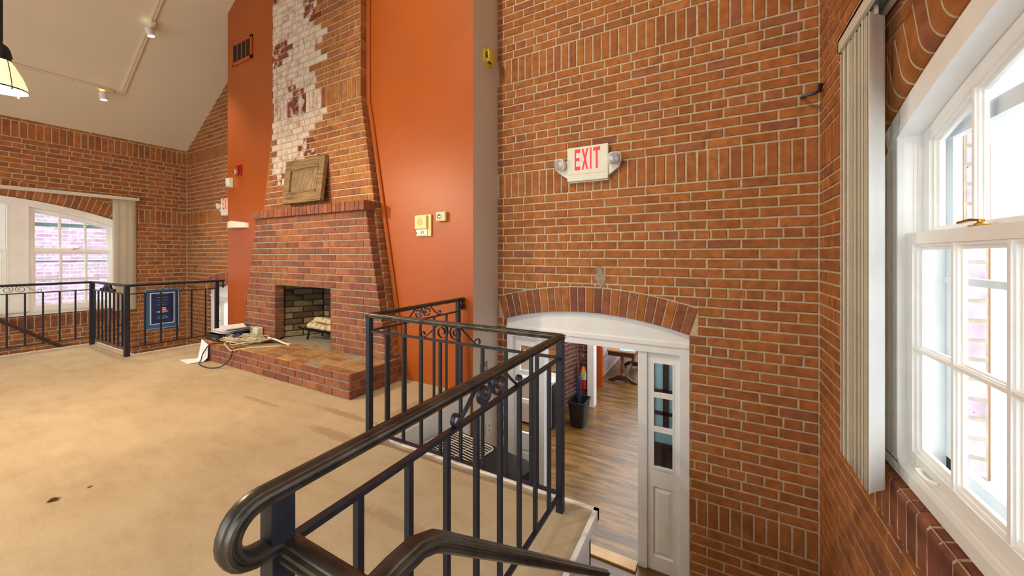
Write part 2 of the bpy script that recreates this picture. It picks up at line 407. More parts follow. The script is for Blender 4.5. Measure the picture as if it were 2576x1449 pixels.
# ------------------------------------------------------------------ back wall (right) with arched doorway
DC, DW = -1.025, .861                      # doorway centre and half width
DR = 3.05; DCZ = .777 - DR
d_in = lambda x: DCZ + math.sqrt(max(0, DR ** 2 - (x - DC) ** 2))
DR2 = DR + .232
d_ex = lambda x: DCZ + math.sqrt(max(0, DR2 ** 2 - (x - DC) ** 2))
def door_wall(name, x0, x1, dc, top, toplim):
    din = lambda x: d_in(x - dc + DC); dex = lambda x: d_ex(x - dc + DC)
    mb = MB(); O = Vector((0, YB, 0)); N = -Y
    blk = arch_block(dc, .915, -9, dex)
    def blk2(a, b, z0, z1):
        if z1 < din(dc + DW) + .02:       # jambs below the springing
            o = []
            if a < dc - DW: o.append([(a, z0), (min(b, dc - DW), z0), (min(b, dc - DW), z1), (a, z1)])
            if b > dc + DW: o.append([(max(a, dc + DW), z0), (b, z0), (b, z1), (max(a, dc + DW), z1)])
            return [p for p in o if p[1][0] - p[0][0] > .012]
        out = []
        for pl in blk(a, b, z0, z1):
            if toplim is None: out.append(pl); continue
            hi = max(p[1] for p in pl)
            if all(toplim(u) > hi for u, v in pl): out.append(pl)
            else:
                q = [(u, min(v, toplim(u) - .004)) for u, v in pl]
                if max(p[1] for p in q) - min(p[1] for p in q) > .012 and q[-1][1] > q[0][1] - 1: 
                    lo = min(p[1] for p in pl)
                    q = [(u, max(v, lo)) for u, v in q]
                    if any(v > lo + .01 for u, v in q): out.append(q)
        return out
    bricks(mb, O, X, Z, N, rows_for(ZF, top), lambda z: x0 + .001, lambda z: x1, XR - .001, PAL_WALL, blk2)
    n = 24; a0 = math.asin(DW / DR)
    for i in range(n):
        a, b = -a0 + 2 * a0 * i / n + .0016, -a0 + 2 * a0 * (i + 1) / n - .0016
        P = lambda ang, r: (dc + r * math.sin(ang), DCZ + r * math.cos(ang))
        pl = [P(a, DR + .002), P(b, DR + .002), P(b, DR2 - J), P(a, DR2 - J)]
        if max(p[0] for p in pl) > x1 + .02 or min(p[0] for p in pl) < x0 - .02:
            pl = [(min(max(u, x0 + .002), x1 - .002), v) for u, v in pl]
        plate(mb, pl, O, X, Z, N, pick(PAL_FIRE if i % 3 else PAL_WALL), 0, proud=.002)
    us = sorted(set([x0, dc - DW, dc + DW, x1] + [u for u in lin(dc - DW, dc + DW, 16)] + lin(x0, x1, 6)))
    us = [u for u in us if x0 <= u <= x1]; us[-1] += .03 if x1 == XR else 0; us[0] -= .03 if x0 == XL else 0
    tl = (lambda u: top) if toplim is None else (lambda u: min(top, toplim(u)))
    backing(mb, O, X, Z, N, us, [((lambda u: din(u) if abs(u - dc) < DW else ZF), tl)])
    # reveal of the opening
    for sx in (-1, 1):
        xx = dc + sx * DW
        if x0 <= xx <= x1:
            mb.face([(xx, YB + .006, ZF), (xx, YB + .3, ZF), (xx, YB + .3, din(xx)), (xx, YB + .006, din(xx))], 1)
            z = ZF
            while z < din(xx) - .05:
                plate(mb, [(.0, z + J), (.1, z + J), (.1, min(z + .0766, din(xx)) - J), (.0, min(z + .0766, din(xx)) - J)], Vector((xx - sx * .001, YB, 0)), Y, Z, -X * sx, pick(PAL_FIRE), 0, depth=.003)
                z += .0766
    uu = [u for u in lin(dc - DW, dc + DW, 16) if x0 <= u <= x1]
    for a, b in zip(uu[:-1], uu[1:]):
        mb.face([(a, YB + .004, din(a)), (b, YB + .004, din(b)), (b, YB + .3, din(b)), (a, YB + .3, din(a))], 0, PAL_FIRE[0])
    return mb
mb = door_wall('wall_back_right', XO1, XR, DC, 5.2, lambda u: ceil_z(u))
# grey mortar patch on two bricks above the arch
pp = [(-.93, 1.20), (-.895, 1.205), (-.88, 1.16), (-.868, 1.12), (-.845, 1.09), (-.855, 1.05), (-.875, 1.01), (-.89, 1.0), (-.9, 1.04), (-.925, 1.07), (-.95, 1.09), (-.945, 1.125), (-.915, 1.14), (-.925, 1.17)]
plate(mb, pp, Vector((.005, YB, 0)), X, Z, -Y, (1, 1, 1, 1), 2, proud=.002)
struct(mb.build('wall_back_right', [BRICK, MORTAR, MORTARG]))
mb = door_wall('wall_back_left', XL, XO0 + .02, -7.37, 6.0, lambda u: ceil_z(u))
struct(mb.build('wall_back_left', [BRICK, MORTAR, MORTARG]))

# ------------------------------------------------------------------ window walls
def window_wall(side):
    """side +1: right wall, -1: left wall"""
    if side > 0: xw, uc, Rr, zt = XR, .56, 4.2, 2.205
    else: xw, uc, Rr, zt = XL, .73, 4.4, 2.194
    W = 1.71; O = Vector((xw, 0, 0)); N = -X * side; zs = .37
    cz = zt - Rr
    inn = lambda u: cz + math.sqrt(max(0, Rr ** 2 - (u - uc) ** 2))
    R2 = Rr + .24
    ext = lambda u: cz + math.sqrt(max(0, R2 ** 2 - (u - uc) ** 2))
    mb = MB(); u0, u1 = -2.4, YB
    blk = arch_block(uc, W, .165, ext)
    top = 3.345
    bricks(mb, O, Y, Z, N, rows_for(ZF, top), lambda z: u0, lambda z: u1 - .001, YB - .001 - (.116 if side > 0 else 0), PAL_WALL, blk)
    us = sorted(set([u0, u1 + .03, uc - W, uc + W] + lin(uc - W, uc + W, 24)))
    backing(mb, O, Y, Z, N, us, [((lambda u: ZF), (lambda u: zs if abs(u - uc) < W else top)), ((lambda u: inn(u) + .07 if abs(u - uc) < W else top), (lambda u: top))])
    # bullnosed voussoirs with a returned soffit
    n = 46; a0 = math.asin(W / Rr)
    prof = [(-.012, .24), (.002, .238)] + [(.002, .075)] + [(.002 - .034 * (1 - math.cos(t)), .075 - .073 * math.sin(t)) for t in lin(.2, PI / 2, 6)] + [(-.10, .002)]
    prof2 = [(-.10, .24)] + prof
    for i in range(n):
        a, b = -a0 + 2 * a0 * i / n + .0013, -a0 + 2 * a0 * (i + 1) / n - .0013
        rings = [[O + Y * (uc + (Rr + r) * math.sin(t)) + Z * (cz + (Rr + r) * math.cos(t)) + N * d for d, r in prof2] for t in (a, b)]
        mb.loft(rings, c=pick(PAL_WALL))
    for i in range(n + 1):     # tooled joints between the voussoirs, following the bullnose
        c = -a0 + 2 * a0 * i / n; rings = []
        for t in (c - .0016, c + .0016):
            rings.append([O + Y * (uc + (Rr + r) * math.sin(t)) + Z * (cz + (Rr + r) * math.cos(t)) + N * (d - .0015 if d > -.09 else d) for d, r in [(dd, rr + .0015) for dd, rr in prof2]])
        mb.loft(rings, mi=1)
    # rowlock sill
    p = .0766; k = int(2 * W / p)
    for i in range(k):
        a, b = uc - W + 2 * W * i / k + J * .8, uc - W + 2 * W * (i + 1) / k - J * .8
        dz = random.uniform(-.004, .004); dd = random.uniform(-.003, .003)
        rings = [[O + Y * u + N * d + Z * z for d, z in ((-.05, .17 + J), (.002 + dd, .17 + J), (.004 + dd, .352 + dz), (-.006, .366 + dz), (-.09, .392 + dz), (-.09, .2))] for u in (a, b)]
        mb.loft(rings, c=pick(PAL_FIRE))
    for i in range(k + 1):
        c = uc - W + 2 * W * i / k
        rings = [[O + Y * u + N * d + Z * z for d, z in ((-.05, .165), (.0015, .165), (.0015, .352), (-.007, .3635), (-.09, .389), (-.09, .2))] for u in (c - .006, c + .006)]
        mb.loft(rings, mi=1)
    mb.face([O + Y * (uc - W) + N * -.006 + Z * .36, O + Y * (uc + W) + N * -.006 + Z * .36, O + Y * (uc + W) + N * -.09 + Z * .386, O + Y * (uc - W) + N * -.09 + Z * .386], 1)
    for sy in (-1, 1):   # jamb returns
        uu = uc + sy * W
        mb.face([O + Y * uu + N * -.006 + Z * zs, O + Y * uu + N * -.35 + Z * zs, O + Y * uu + N * -.35 + Z * inn(uu), O + Y * uu + N * -.006 + Z * inn(uu)], 0, PAL_WALL[0])
    struct(mb.build('wall_right' if side > 0 else 'wall_left', [BRICK, MORTAR]))

    # ---------------- the window itself
    root = sroot('window_1' if side > 0 else 'window_2', (xw, uc, .39))
    D = lambda d: xw + side * d              # depth outward from the wall face
    def bx(m, d0, d1, y0, y1, z0, z1, mi=0): m.box(min(D(d0), D(d1)), max(D(d0), D(d1)), y0, y1, z0, z1, mi)
    RI = Rr - .105; RJ = Rr - .004
    hin = lambda u: cz + math.sqrt(RI ** 2 - (u - uc) ** 2)
    fr = MB()
    f0, f1 = .028, .20
    units = [(uc + k * 1.105 - .455, uc + k * 1.105 + .455) for k in (-1, 0, 1)]   # clear openings
    bx(fr, f0, f1 + .04, uc - W, uc + W, .385, .435)            # sill
    bx(fr, f0 + .02, f1 + .05, uc - W, uc + W, .435, .45)
    edges = [uc - W] + [e for u in units for e in u] + [uc + W]
    for a, b in zip(edges[0::2], edges[1::2]):
        nn = 8
        rr = lambda zf, d0, d1, a=a, b=b: None
        us = lin(a, b, nn)
        rings = []
        for u in us:
            z1 = min(hin(u) + .01, inn(max(min(u, uc + W - .001), uc - W + .001)) - .002)
            rings.append([(D(f0), u, .43), (D(f1), u, .43), (D(f1), u, z1), (D(f0), u, z1)])
        fr.loft(rings)
        # parting beads on the reveal
        for e, s in ((a, -1), (b, 1)):
            if e in (uc - W, uc + W): continue
            fr.box(min(D(.072), D(.082)), max(D(.072), D(.082)), min(e - s * .003, e + s * .0035), max(e - s * .003, e + s * .0035), 1.375, hin(e) - .01)
            fr.box(min(D(f0 - .004), D(f0 + .02)), max(D(f0 - .004), D(f0 + .02)), min(e + s * .0015, e - s * .016), max(e + s * .0015, e - s * .016), .452, hin(e))
    ring = []
    for t in lin(-a0 * .995, a0 * .995, 40):
        q = lambda r, d: (D(d), uc + r * math.sin(t), cz + r * math.cos(t))
        ring.append([q(RJ, f0 - .0008), q(RJ, f1 + .0008), q(RI, f1 + .0008), q(RI, f0 - .0008)])
    fr.loft(ring)
    ring = []
    for t in lin(-a0 * .98, a0 * .98, 40):
        q = lambda r, d: (D(d), uc + r * math.sin(t), cz + r * math.cos(t))
        ring.append([q(RI + .028, f0 - .006), q(RI + .028, f0 + .02), q(RI - .004, f0 + .02), q(RI - .004, f0 - .006)])
    fr.loft(ring)
    fo = fr.build('window_frame', WHITE, root, smooth=True)
    for k, (ya, yb) in enumerate(units):
        if k == 0 : continue                # the third light lies outside the picture behind the camera
        g = .012
        for upper in (0, 1):
            d0 = .052 if not upper else .1
            d1 = d0 + .036
            m = MB(); ya2, yb2 = ya + .004, yb - .004
            z0 = .45 if not upper else 1.355
            z1 = 1.39 if not upper else None
            st = .045
            topf = (lambda u: 1.39) if not upper else (lambda u: hin(u) - .002)
            rail_t = .045 if not upper else .05
            rail_b = .062 if not upper else .035
            for (a, b) in ((ya2, ya2 + st), (yb2 - st, yb2)):
                m.loft([[(D(d0), u, z0), (D(d1), u, z0), (D(d1), u, topf(u)), (D(d0), u, topf(u))] for u in lin(a, b, 3)])
            bx(m, d0 + .0005, d1 - .0005, ya2 + .002, yb2 - .002, z0 + .0005, z0 + rail_b)
            m.loft([[(D(d0 + .0006), u, topf(u) - rail_t), (D(d1 - .0006), u, topf(u) - rail_t), (D(d1 - .0006), u, topf(u) - .0006), (D(d0 + .0006), u, topf(u) - .0006)] for u in lin(ya2 + .002, yb2 - .002, 10)])
            # ovolo steps round the glass
            ia, ib, iz0 = ya2 + st, yb2 - st, z0 + rail_b
            itf = lambda u: topf(u) - rail_t
            for (w_, dd) in ((.012, .010), (.024, .020)):
                for (a, b) in ((ia - .001, ia + w_), (ib - w_, ib + .001)):
                    m.loft([[(D(d0 + dd), u, iz0), (D(d1), u, iz0), (D(d1), u, itf(u)), (D(d0 + dd), u, itf(u))] for u in lin(a, b, 2)])
                bx(m, d0 + dd + .0006, d1 - .0006, ia, ib, iz0 - .001, iz0 + w_)
                m.loft([[(D(d0 + dd + .0009), u, itf(u) - w_), (D(d1 - .0009), u, itf(u) - w_), (D(d1 - .0009), u, itf(u) + .001), (D(d0 + dd + .0009), u, itf(u) + .001)] for u in lin(ia, ib, 8)])
            so = m.build('sash', WHITE, root, smooth=True)
            mm = MB()
            def muntin_v(u):
                for w_, dd in ((.007, .004), (.016, .012), (.026, .022)):
                    bx(mm, d0 + dd, d1 - .002, u - w_ / 2 - .004, u + w_ / 2 + .004, iz0, itf(u) - .001)
            for j in (1, 2): muntin_v(ia + (ib - ia) * j / 3)
            if not upper:
                zz = .925
                for w_, dd in ((.007, .005), (.016, .013), (.026, .023)):
                    bx(mm, d0 + dd, d1 - .002, ia, ib, zz - w_ / 2 - .003, zz + w_ / 2 + .003)
            mm.build('muntins', WHITE, so)
            gl = MB(); dg = d0 + .024
            ring = [[(D(dg), u, iz0), (D(dg + .003), u, iz0), (D(dg + .003), u, itf(u)), (D(dg), u, itf(u))] for u in lin(ia, ib, 8)]
            gl.loft(ring); gl.build('glass_pane', GLASS, so)
            if not upper:
                # meeting-rail lock and sash lift
                lk = MB(); ym = (ya + yb) / 2 + (.02 if side > 0 else 0)
                lk.lathe([(.016, 0), (.016, .006), (.008, .012), (.008, .02)], Matrix.Translation((D(d0 + .02), ym, 1.39)), 12)
                lk.sweep([(D(d0 + .02), ym + .005, 1.408), (D(d0 + .012), ym + .03, 1.412), (D(d0 - .004), ym + .06, 1.404)], [(-.007, -.003), (.007, -.003), (.005, .004), (-.005, .004)])
                lk.box(min(D(d0 + .004), D(d0 + .034)), max(D(d0 + .004), D(d0 + .034)), ym - .03, ym + .03, 1.39, 1.394)
                lk.build('sash_lock', BRASS, so, smooth=True)
                lf = MB(); y1 = yb2 - .14
                lf.sweep([(D(d0), y1, .485), (D(d0 - .022), y1 - .01, .484), (D(d0 - .026), y1 - .05, .482), (D(d0 - .022), y1 - .09, .484), (D(d0), y1 - .1, .485)], [(-.006, -.004), (.006, -.004), (.006, .004), (-.006, .004)])
                lf.build('sash_lift', WHITE, so, smooth=True)
        # storm window outside the sashes
        st = MB(); sd0, sd1 = .165, .19
        st.loft([[(D(sd0), u, .45), (D(sd1), u, .45), (D(sd1), u, hin(u)), (D(sd0), u, hin(u))] for u in lin(ya + .002, ya + .05, 2)])
        st.loft([[(D(sd0), u, .45), (D(sd1), u, .45), (D(sd1), u, hin(u)), (D(sd0), u, hin(u))] for u in lin(yb - .05, yb - .002, 2)])
        bx(st, sd0, sd1, ya, yb, .45, .5); bx(st, sd0 - .008, sd1, ya, yb, 1.755, 1.815); bx(st, sd0 - .006, sd1, ya, yb, 1.19, 1.215)
        st.build('storm_frame', WHITEG if side > 0 else DAYTEAL, root)
window_wall(1); window_wall(-1)

# ------------------------------------------------------------------ orange chimney wall, ceiling, floors
mb = MB()
def colwall(m, xs, zlo, y, mi=0):
    for a, b in zip(xs[:-1], xs[1:]):
        m.face([(a, y, zlo), (b, y, zlo), (b, y, ceil_z(b)), (a, y, ceil_z(a))], mi)
mb.face([(XO0, YO, ZF), (-5.0, YO, ZF), (-5.0, YO, ceil_z(-5.0)), (XO0, YO, ceil_z(XO0))])
mb.face([(-3.6, YO, ZF), (XO1, YO, ZF), (XO1, YO, ceil_z(XO1)), (-3.6, YO, ceil_z(-3.6))])
mb.face([(-5.0, YO, 1.5), (-3.6, YO, 1.5), (-3.6, YO, ceil_z(-3.6)), (-4.214, YO, ceil_z(-4.214)), (-5.0, YO, ceil_z(-5.0))])
mb.face([(XO1, YO, ZF), (XO1, YB + .3, ZF), (XO1, YB + .3, ceil_z(XO1)), (XO1, YO, ceil_z(XO1))], 1)
mb.face([(XO0, YB + .3, ZF), (XO0, YO, ZF), (XO0, YO, ceil_z(XO0)), (XO0, YB + .3, ceil_z(XO0))], 0)
struct(mb.build('wall_chimney', [ORANGE, BEIGE]))
tm = MB()   # painted cover strip following the chimney edge
path = [(-3.375, YO - .012, 5.9), (-3.375, YO - .012, 3.02), (-3.33, YO - .012, 2.82), (-2.90, YO - .012, .52), (-2.885, YO - .012, .23)]
tm.sweep(path, [(-.022, -.012), (.022, -.012), (.026, .004), (.014, .018), (-.014, .018), (-.026, .004)], up=(0, -1, 0))
struct(tm.build('trim_1', ORANGE, smooth=True))

mb = MB()
y0c = -2.4
for xa, xb in ((XL - .02, -4.214), (-4.214, XR + .02)):
    for dz in (0, .1):
        mb.face([(xa, y0c, ceil_z(xa) + dz), (xb, y0c, ceil_z(xb) + dz), (xb, YB + .3, ceil_z(xb) + dz), (xa, YB + .3, ceil_z(xa) + dz)])
struct(mb.build('ceiling', CEIL))

mb = MB()   # carpeted platform
xe, xw_, xs_ = -.535, -8.04, -1.995
for (x0, x1, y0, y1) in ((xw_, xe, 0.0, YE), (-9.08, XR, -2.4, 0.0), (-6.66, xs_, YE, YO)):
    mb.box(x0, x1, y0, y1, -.05, 0)
struct(mb.build('floor', CARPET, origin=(0, 0, 0)))
mb = MB()   # white nosing boards and the boarded sides below the platform edge
mb.box(xe, xe + .024, .02, YE + .024, -.05, .005); mb.box(xs_, xe + .024, YE, YE + .024, -.05, .005)
mb.box(xs_ - .0, xs_ + .016, YE, YO - .005, -.07, .004)
mb.box(xe - .03, xe - .01, .02, YE - .01, ZF, -.05); mb.box(xs_, xe - .01, YE - .03, YE - .01, ZF, -.05); mb.box(xs_ - .02, xs_, YE - .03, YO - .005, ZF, -.05)
struct(mb.build('trim_2', WHITE))
mb = MB()
mb.box(xw_ - .016, xw_, .02, YE + .016, -.07, .004); mb.box(xw_ - .016, -6.66, YE, YE + .016, -.07, .004)
mb.box(xw_ - .016, xw_ + .03, .02, YE, ZF, -.07); mb.box(xw_, -6.66, YE - .03, YE, ZF, -.07)
mb.box(-6.66, -6.644, YE, YO - .005, ZF, .004)
struct(mb.build('trim_3', WHITE))
mb = MB(); mb.box(XL - .25, .8, -.2, 11.0, ZF - .05, ZF)
struct(mb.build('floor_lower', PLANK, origin=(0, 0, 0)))
mb = MB()   # flights down from the platform on both sides
for (sx0, sx1) in ((xe + .02, XR - .01), (XL + .01, xw_ - .02)):
    for i in range(7):
        y0 = .02 + i * .25; z1 = -(i + 1) * .1775
        mb.box(sx0, sx1, y0, y0 + .27, ZF, z1)
struct(mb.build('stair_flights', CARPET))
mb = MB(); mb.box(-1.47, -.58, YB - .02, YB + .1, ZF, ZF + .02)
struct(mb.build('door_threshold', WOODLT, bevel=.006))

# ------------------------------------------------------------------ door frames
def door_frame(name, dc, only=None):
    root = sroot(name, (dc, YB + .05, ZF))
    din = lambda x: d_in(x - dc + DC)
    fr = MB(); y0, y1 = YB + .05, YB + .16
    us = lin(dc - DW + .004, dc + DW - .004, 20)
    fr.loft([[(u, y0, .565), (u, y1, .565), (u, y1, din(u) - .004), (u, y0, din(u) - .004)] for u in us])
    fr.box(dc - DW + .004, dc + DW - .004, y0 - .012, y1, .535, .568)
    fr.box(dc - DW + .004, dc + DW - .004, y0 + .006, y1, .468, .54)
    for s in (-1, 1):
        a, b = sorted((dc + s * (DW - .004), dc + s * (DW - .075))); fr.box(a, b, y0, y1, ZF, .54)
        a, b = sorted((dc + s * .448, dc + s * .522)); fr.box(a, b, y0 + .03, y1 + .03, ZF, .50)
    fr.build('door_frame', WHITEG, root)
    for s in (-1, 1):
        if only and s != only: continue
        a, b = sorted((dc + s * .522, dc + s * .786)); yy0, yy1 = y0 + .05, y0 + .09
        m = MB(); ga, gb = a + .05, b - .055
        lites = [(.105, .375), (-.19, .08), (-.535, -.215)]
        m.box(a, ga, yy0, yy1, ZF, .50); m.box(gb, b, yy0, yy1, ZF, .50)
        m.box(ga, gb, yy0, yy1, .375, .50); m.box(ga, gb, yy0, yy1, .08, .105); m.box(ga, gb, yy0, yy1, -.215, -.19)
        m.box(ga, gb, yy0, yy1, -.70, -.535); m.box(ga, gb, yy0, yy1, ZF, -1.30)
        m.box(ga, gb, yy0 + .018, yy1, -1.30, -.70)
        # raised field
        ra = [(ga + .005, yy0 + .018, -1.295), (gb - .005, yy0 + .018, -1.295), (gb - .005, yy0 + .018, -.705), (ga + .005, yy0 + .018, -.705)]
        rb = [(ga + .04, yy0 + .004, -1.255), (gb - .04, yy0 + .004, -1.255), (gb - .04, yy0 + .004, -.745), (ga + .04, yy0 + .004, -.745)]
        m.loft([ra, rb])
        for z0, z1 in lites:   # bevelled glazing beads
            for q in (((ga - .006, z0 - .010), (gb + .006, z0 + .012)), ((ga - .006, z1 - .006), (gb + .006, z1 + .006))):
                m.box(q[0][0], q[1][0], yy0 - .006, yy0 + .01, q[0][1], q[1][1])
            m.box(ga - .006, ga + .006, yy0 - .004, yy0 + .01, z0, z1); m.box(gb - .006, gb + .006, yy0 - .004, yy0 + .01, z0, z1)
        po = m.build('sidelight', WHITEG, root)
        for z0, z1 in lites:
            g = MB(); g.box(ga, gb, yy0 + .018, yy0 + .022, z0, z1); g.build('glass_pane', GLASS, po)
door_frame('door_1', DC)
door_frame('door_2', -7.37)

# ------------------------------------------------------------------ fireplace
FC = -4.275
fire = thing('fireplace', 'tall red brick fireplace with flared whitewashed chimney, mantel ledge and raised hearth', 'fireplace', (FC, 2.6, 0))
CHC = -4.26; FB0, FB1, FBZ = -4.885, -3.785, .905
ch_half = lambda z: .86 if z >= 3.05 else .86 + .183 * (3.05 - z)
br_half = lambda z: 1.075 + .205 * (1.75 - z)
def side_bricks(m, x, s, y0, y1, v0, v1, pal, t, k):
    ys = [(y0, y1)]
    for a, b in ys:
        plate(m, [(a + .001, v0 + J), (b - J, v0 + J), (b - J, v1 - J), (a + .001, v1 - J)], Vector((x, 0, 0)), Y, Z, X * s, pick(pal), 0, cham=.002)
def in_lime(x, z):
    # lime stain left on the upper left of the chimney face
    t = (x - (CHC - .86)) / 1.72
    lim = .60 if z > 3.9 else (.50 + .10 * (z - 3.3) / .6 if z > 3.3 else (.60 if 2.9 < z <= 3.3 else .30 + .25 * (z - 2.2) / .7))
    return z > 2.2 and t < lim + random.uniform(-.07, .07) and (t > .04 or z > 3.3)
def chim_style(x, z):
    if in_lime(x, z):
        if math.sin(x * 6.1 + z * 3.3) + math.sin(z * 7.7 - x * 4.1 + 1.3) + random.uniform(-.5, .5) > 1.05: return pick([srgb(140, 74, 52), srgb(128, 64, 46)]), 3
        return pick([srgb(176, 124, 98), srgb(188, 140, 116), srgb(162, 104, 80), srgb(214, 190, 160)]), 2
    return pick(PAL_CHIM), 0
st = MB(); chr_ = []
for r in rows_for(0, 6.4):
    if r[2] == 'V' and r[0] < 2.5:
        for q in range(3): chr_.append((r[0] + (r[1] - r[0]) * q / 3, r[0] + (r[1] - r[0]) * (q + 1) / 3, 'S', 100 + q + 1))
    elif r[0] < 2.5 and r[2] == 'S': chr_.append(r)
    else: chr_.append(r)
for (v0, v1, t, k) in chr_:
    vm = (v0 + v1) / 2; h = ch_half(vm) if t != 'V' else ch_half(v0 if v0 > 2.9 else vm)
    if v1 > ceil_z(CHC + h) - .02: break
    if v0 < 1.0:
        st.box(CHC - h + .008, FB0 - .03, YC + .008, YO - .002, v0, v1, 1); st.box(FB1 + .03, CHC + h - .008, YC + .008, YO - .002, v0, v1, 1)
    else: st.box(CHC - h + .008, CHC + h - .008, YC + .008, YO - .002, v0, v1, 1)
    y0 = 1.87 if v0 < 1.87 else v0
    for s in (-1, 1): side_bricks(st, CHC + s * h, s, YC + .001, YO - .004, v0, v1, PAL_CHIM, t, k)
    if v0 > 1.80:
        bricks(st, Vector((0, YC, 0)), X, Z, -Y, [(v0, v1, t, k)], lambda z: CHC - h, lambda z: CHC + h, CHC + .86, PAL_CHIM, style=chim_style)
    else:
        for s in (-1, 1):
            a, b = sorted((CHC + s * h, CHC + s * (br_half(vm) - .03)))
            if b - a > .02: plate(st, [(a, v0 + J), (b, v0 + J), (b, v1 - J), (a, v1 - J)], Vector((0, YC, 0)), X, Z, -Y, pick(PAL_CHIM), 0)
st.build('chimney_stack', [BRICK, MORTAR, BRICKL, BRICKS], fire)

brr = MB(); z = .23; k = 0
while z < 1.77 - .01:
    v0, v1 = z, min(z + .0771, 1.772); vm = (v0 + v1) / 2; h = br_half(vm)
    spans = [(FC - h, FB0), (FB1, FC + h)] if v1 < FBZ + .02 else [(FC - h, FC + h)]
    for a, b in spans: brr.box(a + .008, b - .008, YF + .008, YC - .001, v0, v1, 1)
    ins = (lambda a, b, c, d: ([[(a, c), (min(b, FB0 - .002), c), (min(b, FB0 - .002), d), (a, d)]] if a < FB0 - .02 else []) + ([[(max(a, FB1 + .002), c), (b, c), (b, d), (max(a, FB1 + .002), d)]] if b > FB1 + .02 else [])) if len(spans) == 2 else None
    bricks(brr, Vector((0, YF, 0)), X, Z, -Y, [(v0, v1, 'S', k)], lambda z: FC - h, lambda z: FC + h, FC, PAL_FIRE, ins)
    for s in (-1, 1):
        side_bricks(brr, FC + s * h, s, YF + .001, YC - .004, v0, v1, PAL_FIRE, 'S', k)
        if len(spans) == 2:   # jamb faces of the firebox mouth
            xx = FB0 if s > 0 else FB1
            brr.face([(xx - s * .006, YF + .004, v0), (xx - s * .006, YC + .02, v0), (xx - s * .006, YC + .02, v1), (xx - s * .006, YF + .004, v1)], 1)
            plate(brr, [(YF + .001, v0 + J), (YC + .02, v0 + J), (YC + .02, v1 - J), (YF + .001, v1 - J)], Vector((xx, 0, 0)), Y, Z, X * s, pick(PAL_FIRE), 0)
    z += .0771; k += 1
brr.face([(FB0, YF + .004, FBZ + .025), (FB1, YF + .004, FBZ + .025), (FB1, YC + .1, FBZ + .025), (FB0, YC + .1, FBZ + .025)], 1)
brr.build('breast', [BRICK, MORTARG], fire)
# lined firebox
fb = MB(); yb0, yb1 = YC + .02, 3.2
xl0, xl1, xr0, xr1 = FB0 - .02, -4.70, FB1 + .02, -3.96
sl = Vector((xl1 - xl0, yb1 - yb0, 0)); Ls = sl.length; sl.normalize()
frow = [(.23 + i * .078, .23 + (i + 1) * .078, 'S', i) for i in range(10)]
def sootpick(u, v):
    c = pick(PAL_FB); f = max(.12, 1 - 1.1 * max(0, v - .55) - .5 * random.random() * (v > .45)); return (c[0] * f, c[1] * f, c[2] * f, 1), 0
for (O_, U_, L_, N_) in ((Vector((xl0, yb0, 0)), sl, Ls, Vector((sl.y, -sl.x, 0))), (Vector((xl1, yb1, 0)), X, xr1 - xl1, -Y), (Vector((xr1, yb1, 0)), Vector((xr0 - xr1, yb0 - yb1, 0)).normalized(), Vector((xr0 - xr1, yb0 - yb1, 0)).length, None)):
    if N_ is None: N_ = Vector((U_.y, -U_.x, 0))
    bricks(fb, O_, U_, Z, N_, frow, lambda z: 0, lambda z: L_, 0, PAL_FB, style=sootpick)
    backing(fb, O_, U_, Z, N_, [-.02, L_ + .02], [(lambda u: .2, lambda u: 1.02)], d=-.006)
fb.face([(xl0, yb0, 1.0), (xr0, yb0, 1.0), (xr1, yb1, 1.0), (xl1, yb1, 1.0)], 1)
fb.build('firebox', [FIREB, SOOT], fire)
ml = MB()   # rowlock mantel ledge
mx0, mx1 = -5.33, -3.165
ml.box(mx0 + .01, mx1 - .01, 2.608, YC - .004, 1.776, 1.868, 1)
n = 29
for i in range(n):
    a = mx0 + (mx1 - mx0) * i / n; b = mx0 + (mx1 - mx0) * (i + 1) / n
    ml.box(a + J * .8, b - J * .8, 2.6 + random.uniform(-.003, .003), YC - .002, 1.773, 1.874 + random.uniform(-.002, .002), 0, pick(PAL_FIRE))
ml.build('mantel', [BRICK, MORTARG], fire, bevel=.003)
he = MB()   # raised hearth
hx0, hx1, hy0 = -5.68, -2.85, 2.185; HT = .23
he.box(hx0 + .008, hx1 - .008, hy0 + .008, YF + .006, 0, HT - .001, 1)
he.box(FB0 - .02, FB1 + .02, YF, 3.2, .1, HT - .003, 1)
for i in range(3):
    v0, v1 = i * HT / 3, (i + 1) * HT / 3
    bricks(he, Vector((0, hy0, 0)), X, Z, -Y, [(v0, v1, 'S', i)], lambda z: hx0, lambda z: hx1, hx1, PAL_FIRE)
    for s, xx in ((1, hx1), (-1, hx0)):
        he.box(min(xx, xx - s * .1) , max(xx - s*.008, xx - s * .1), YF, YO - .01, v0, v1, 1)
        bricks(he, Vector((xx, 0, 0)), Y, Z, X * s, [(v0, v1, 'S', i)], lambda z: hy0 + .001, lambda z: YO - .01, hy0, PAL_FIRE)
TO = Vector((0, 0, HT))
bricks(he, TO, X, Y, Z, [(hy0, hy0 + .11, 'S', 0)], lambda z: hx0, lambda z: hx1, hx1, PAL_HEARTH)
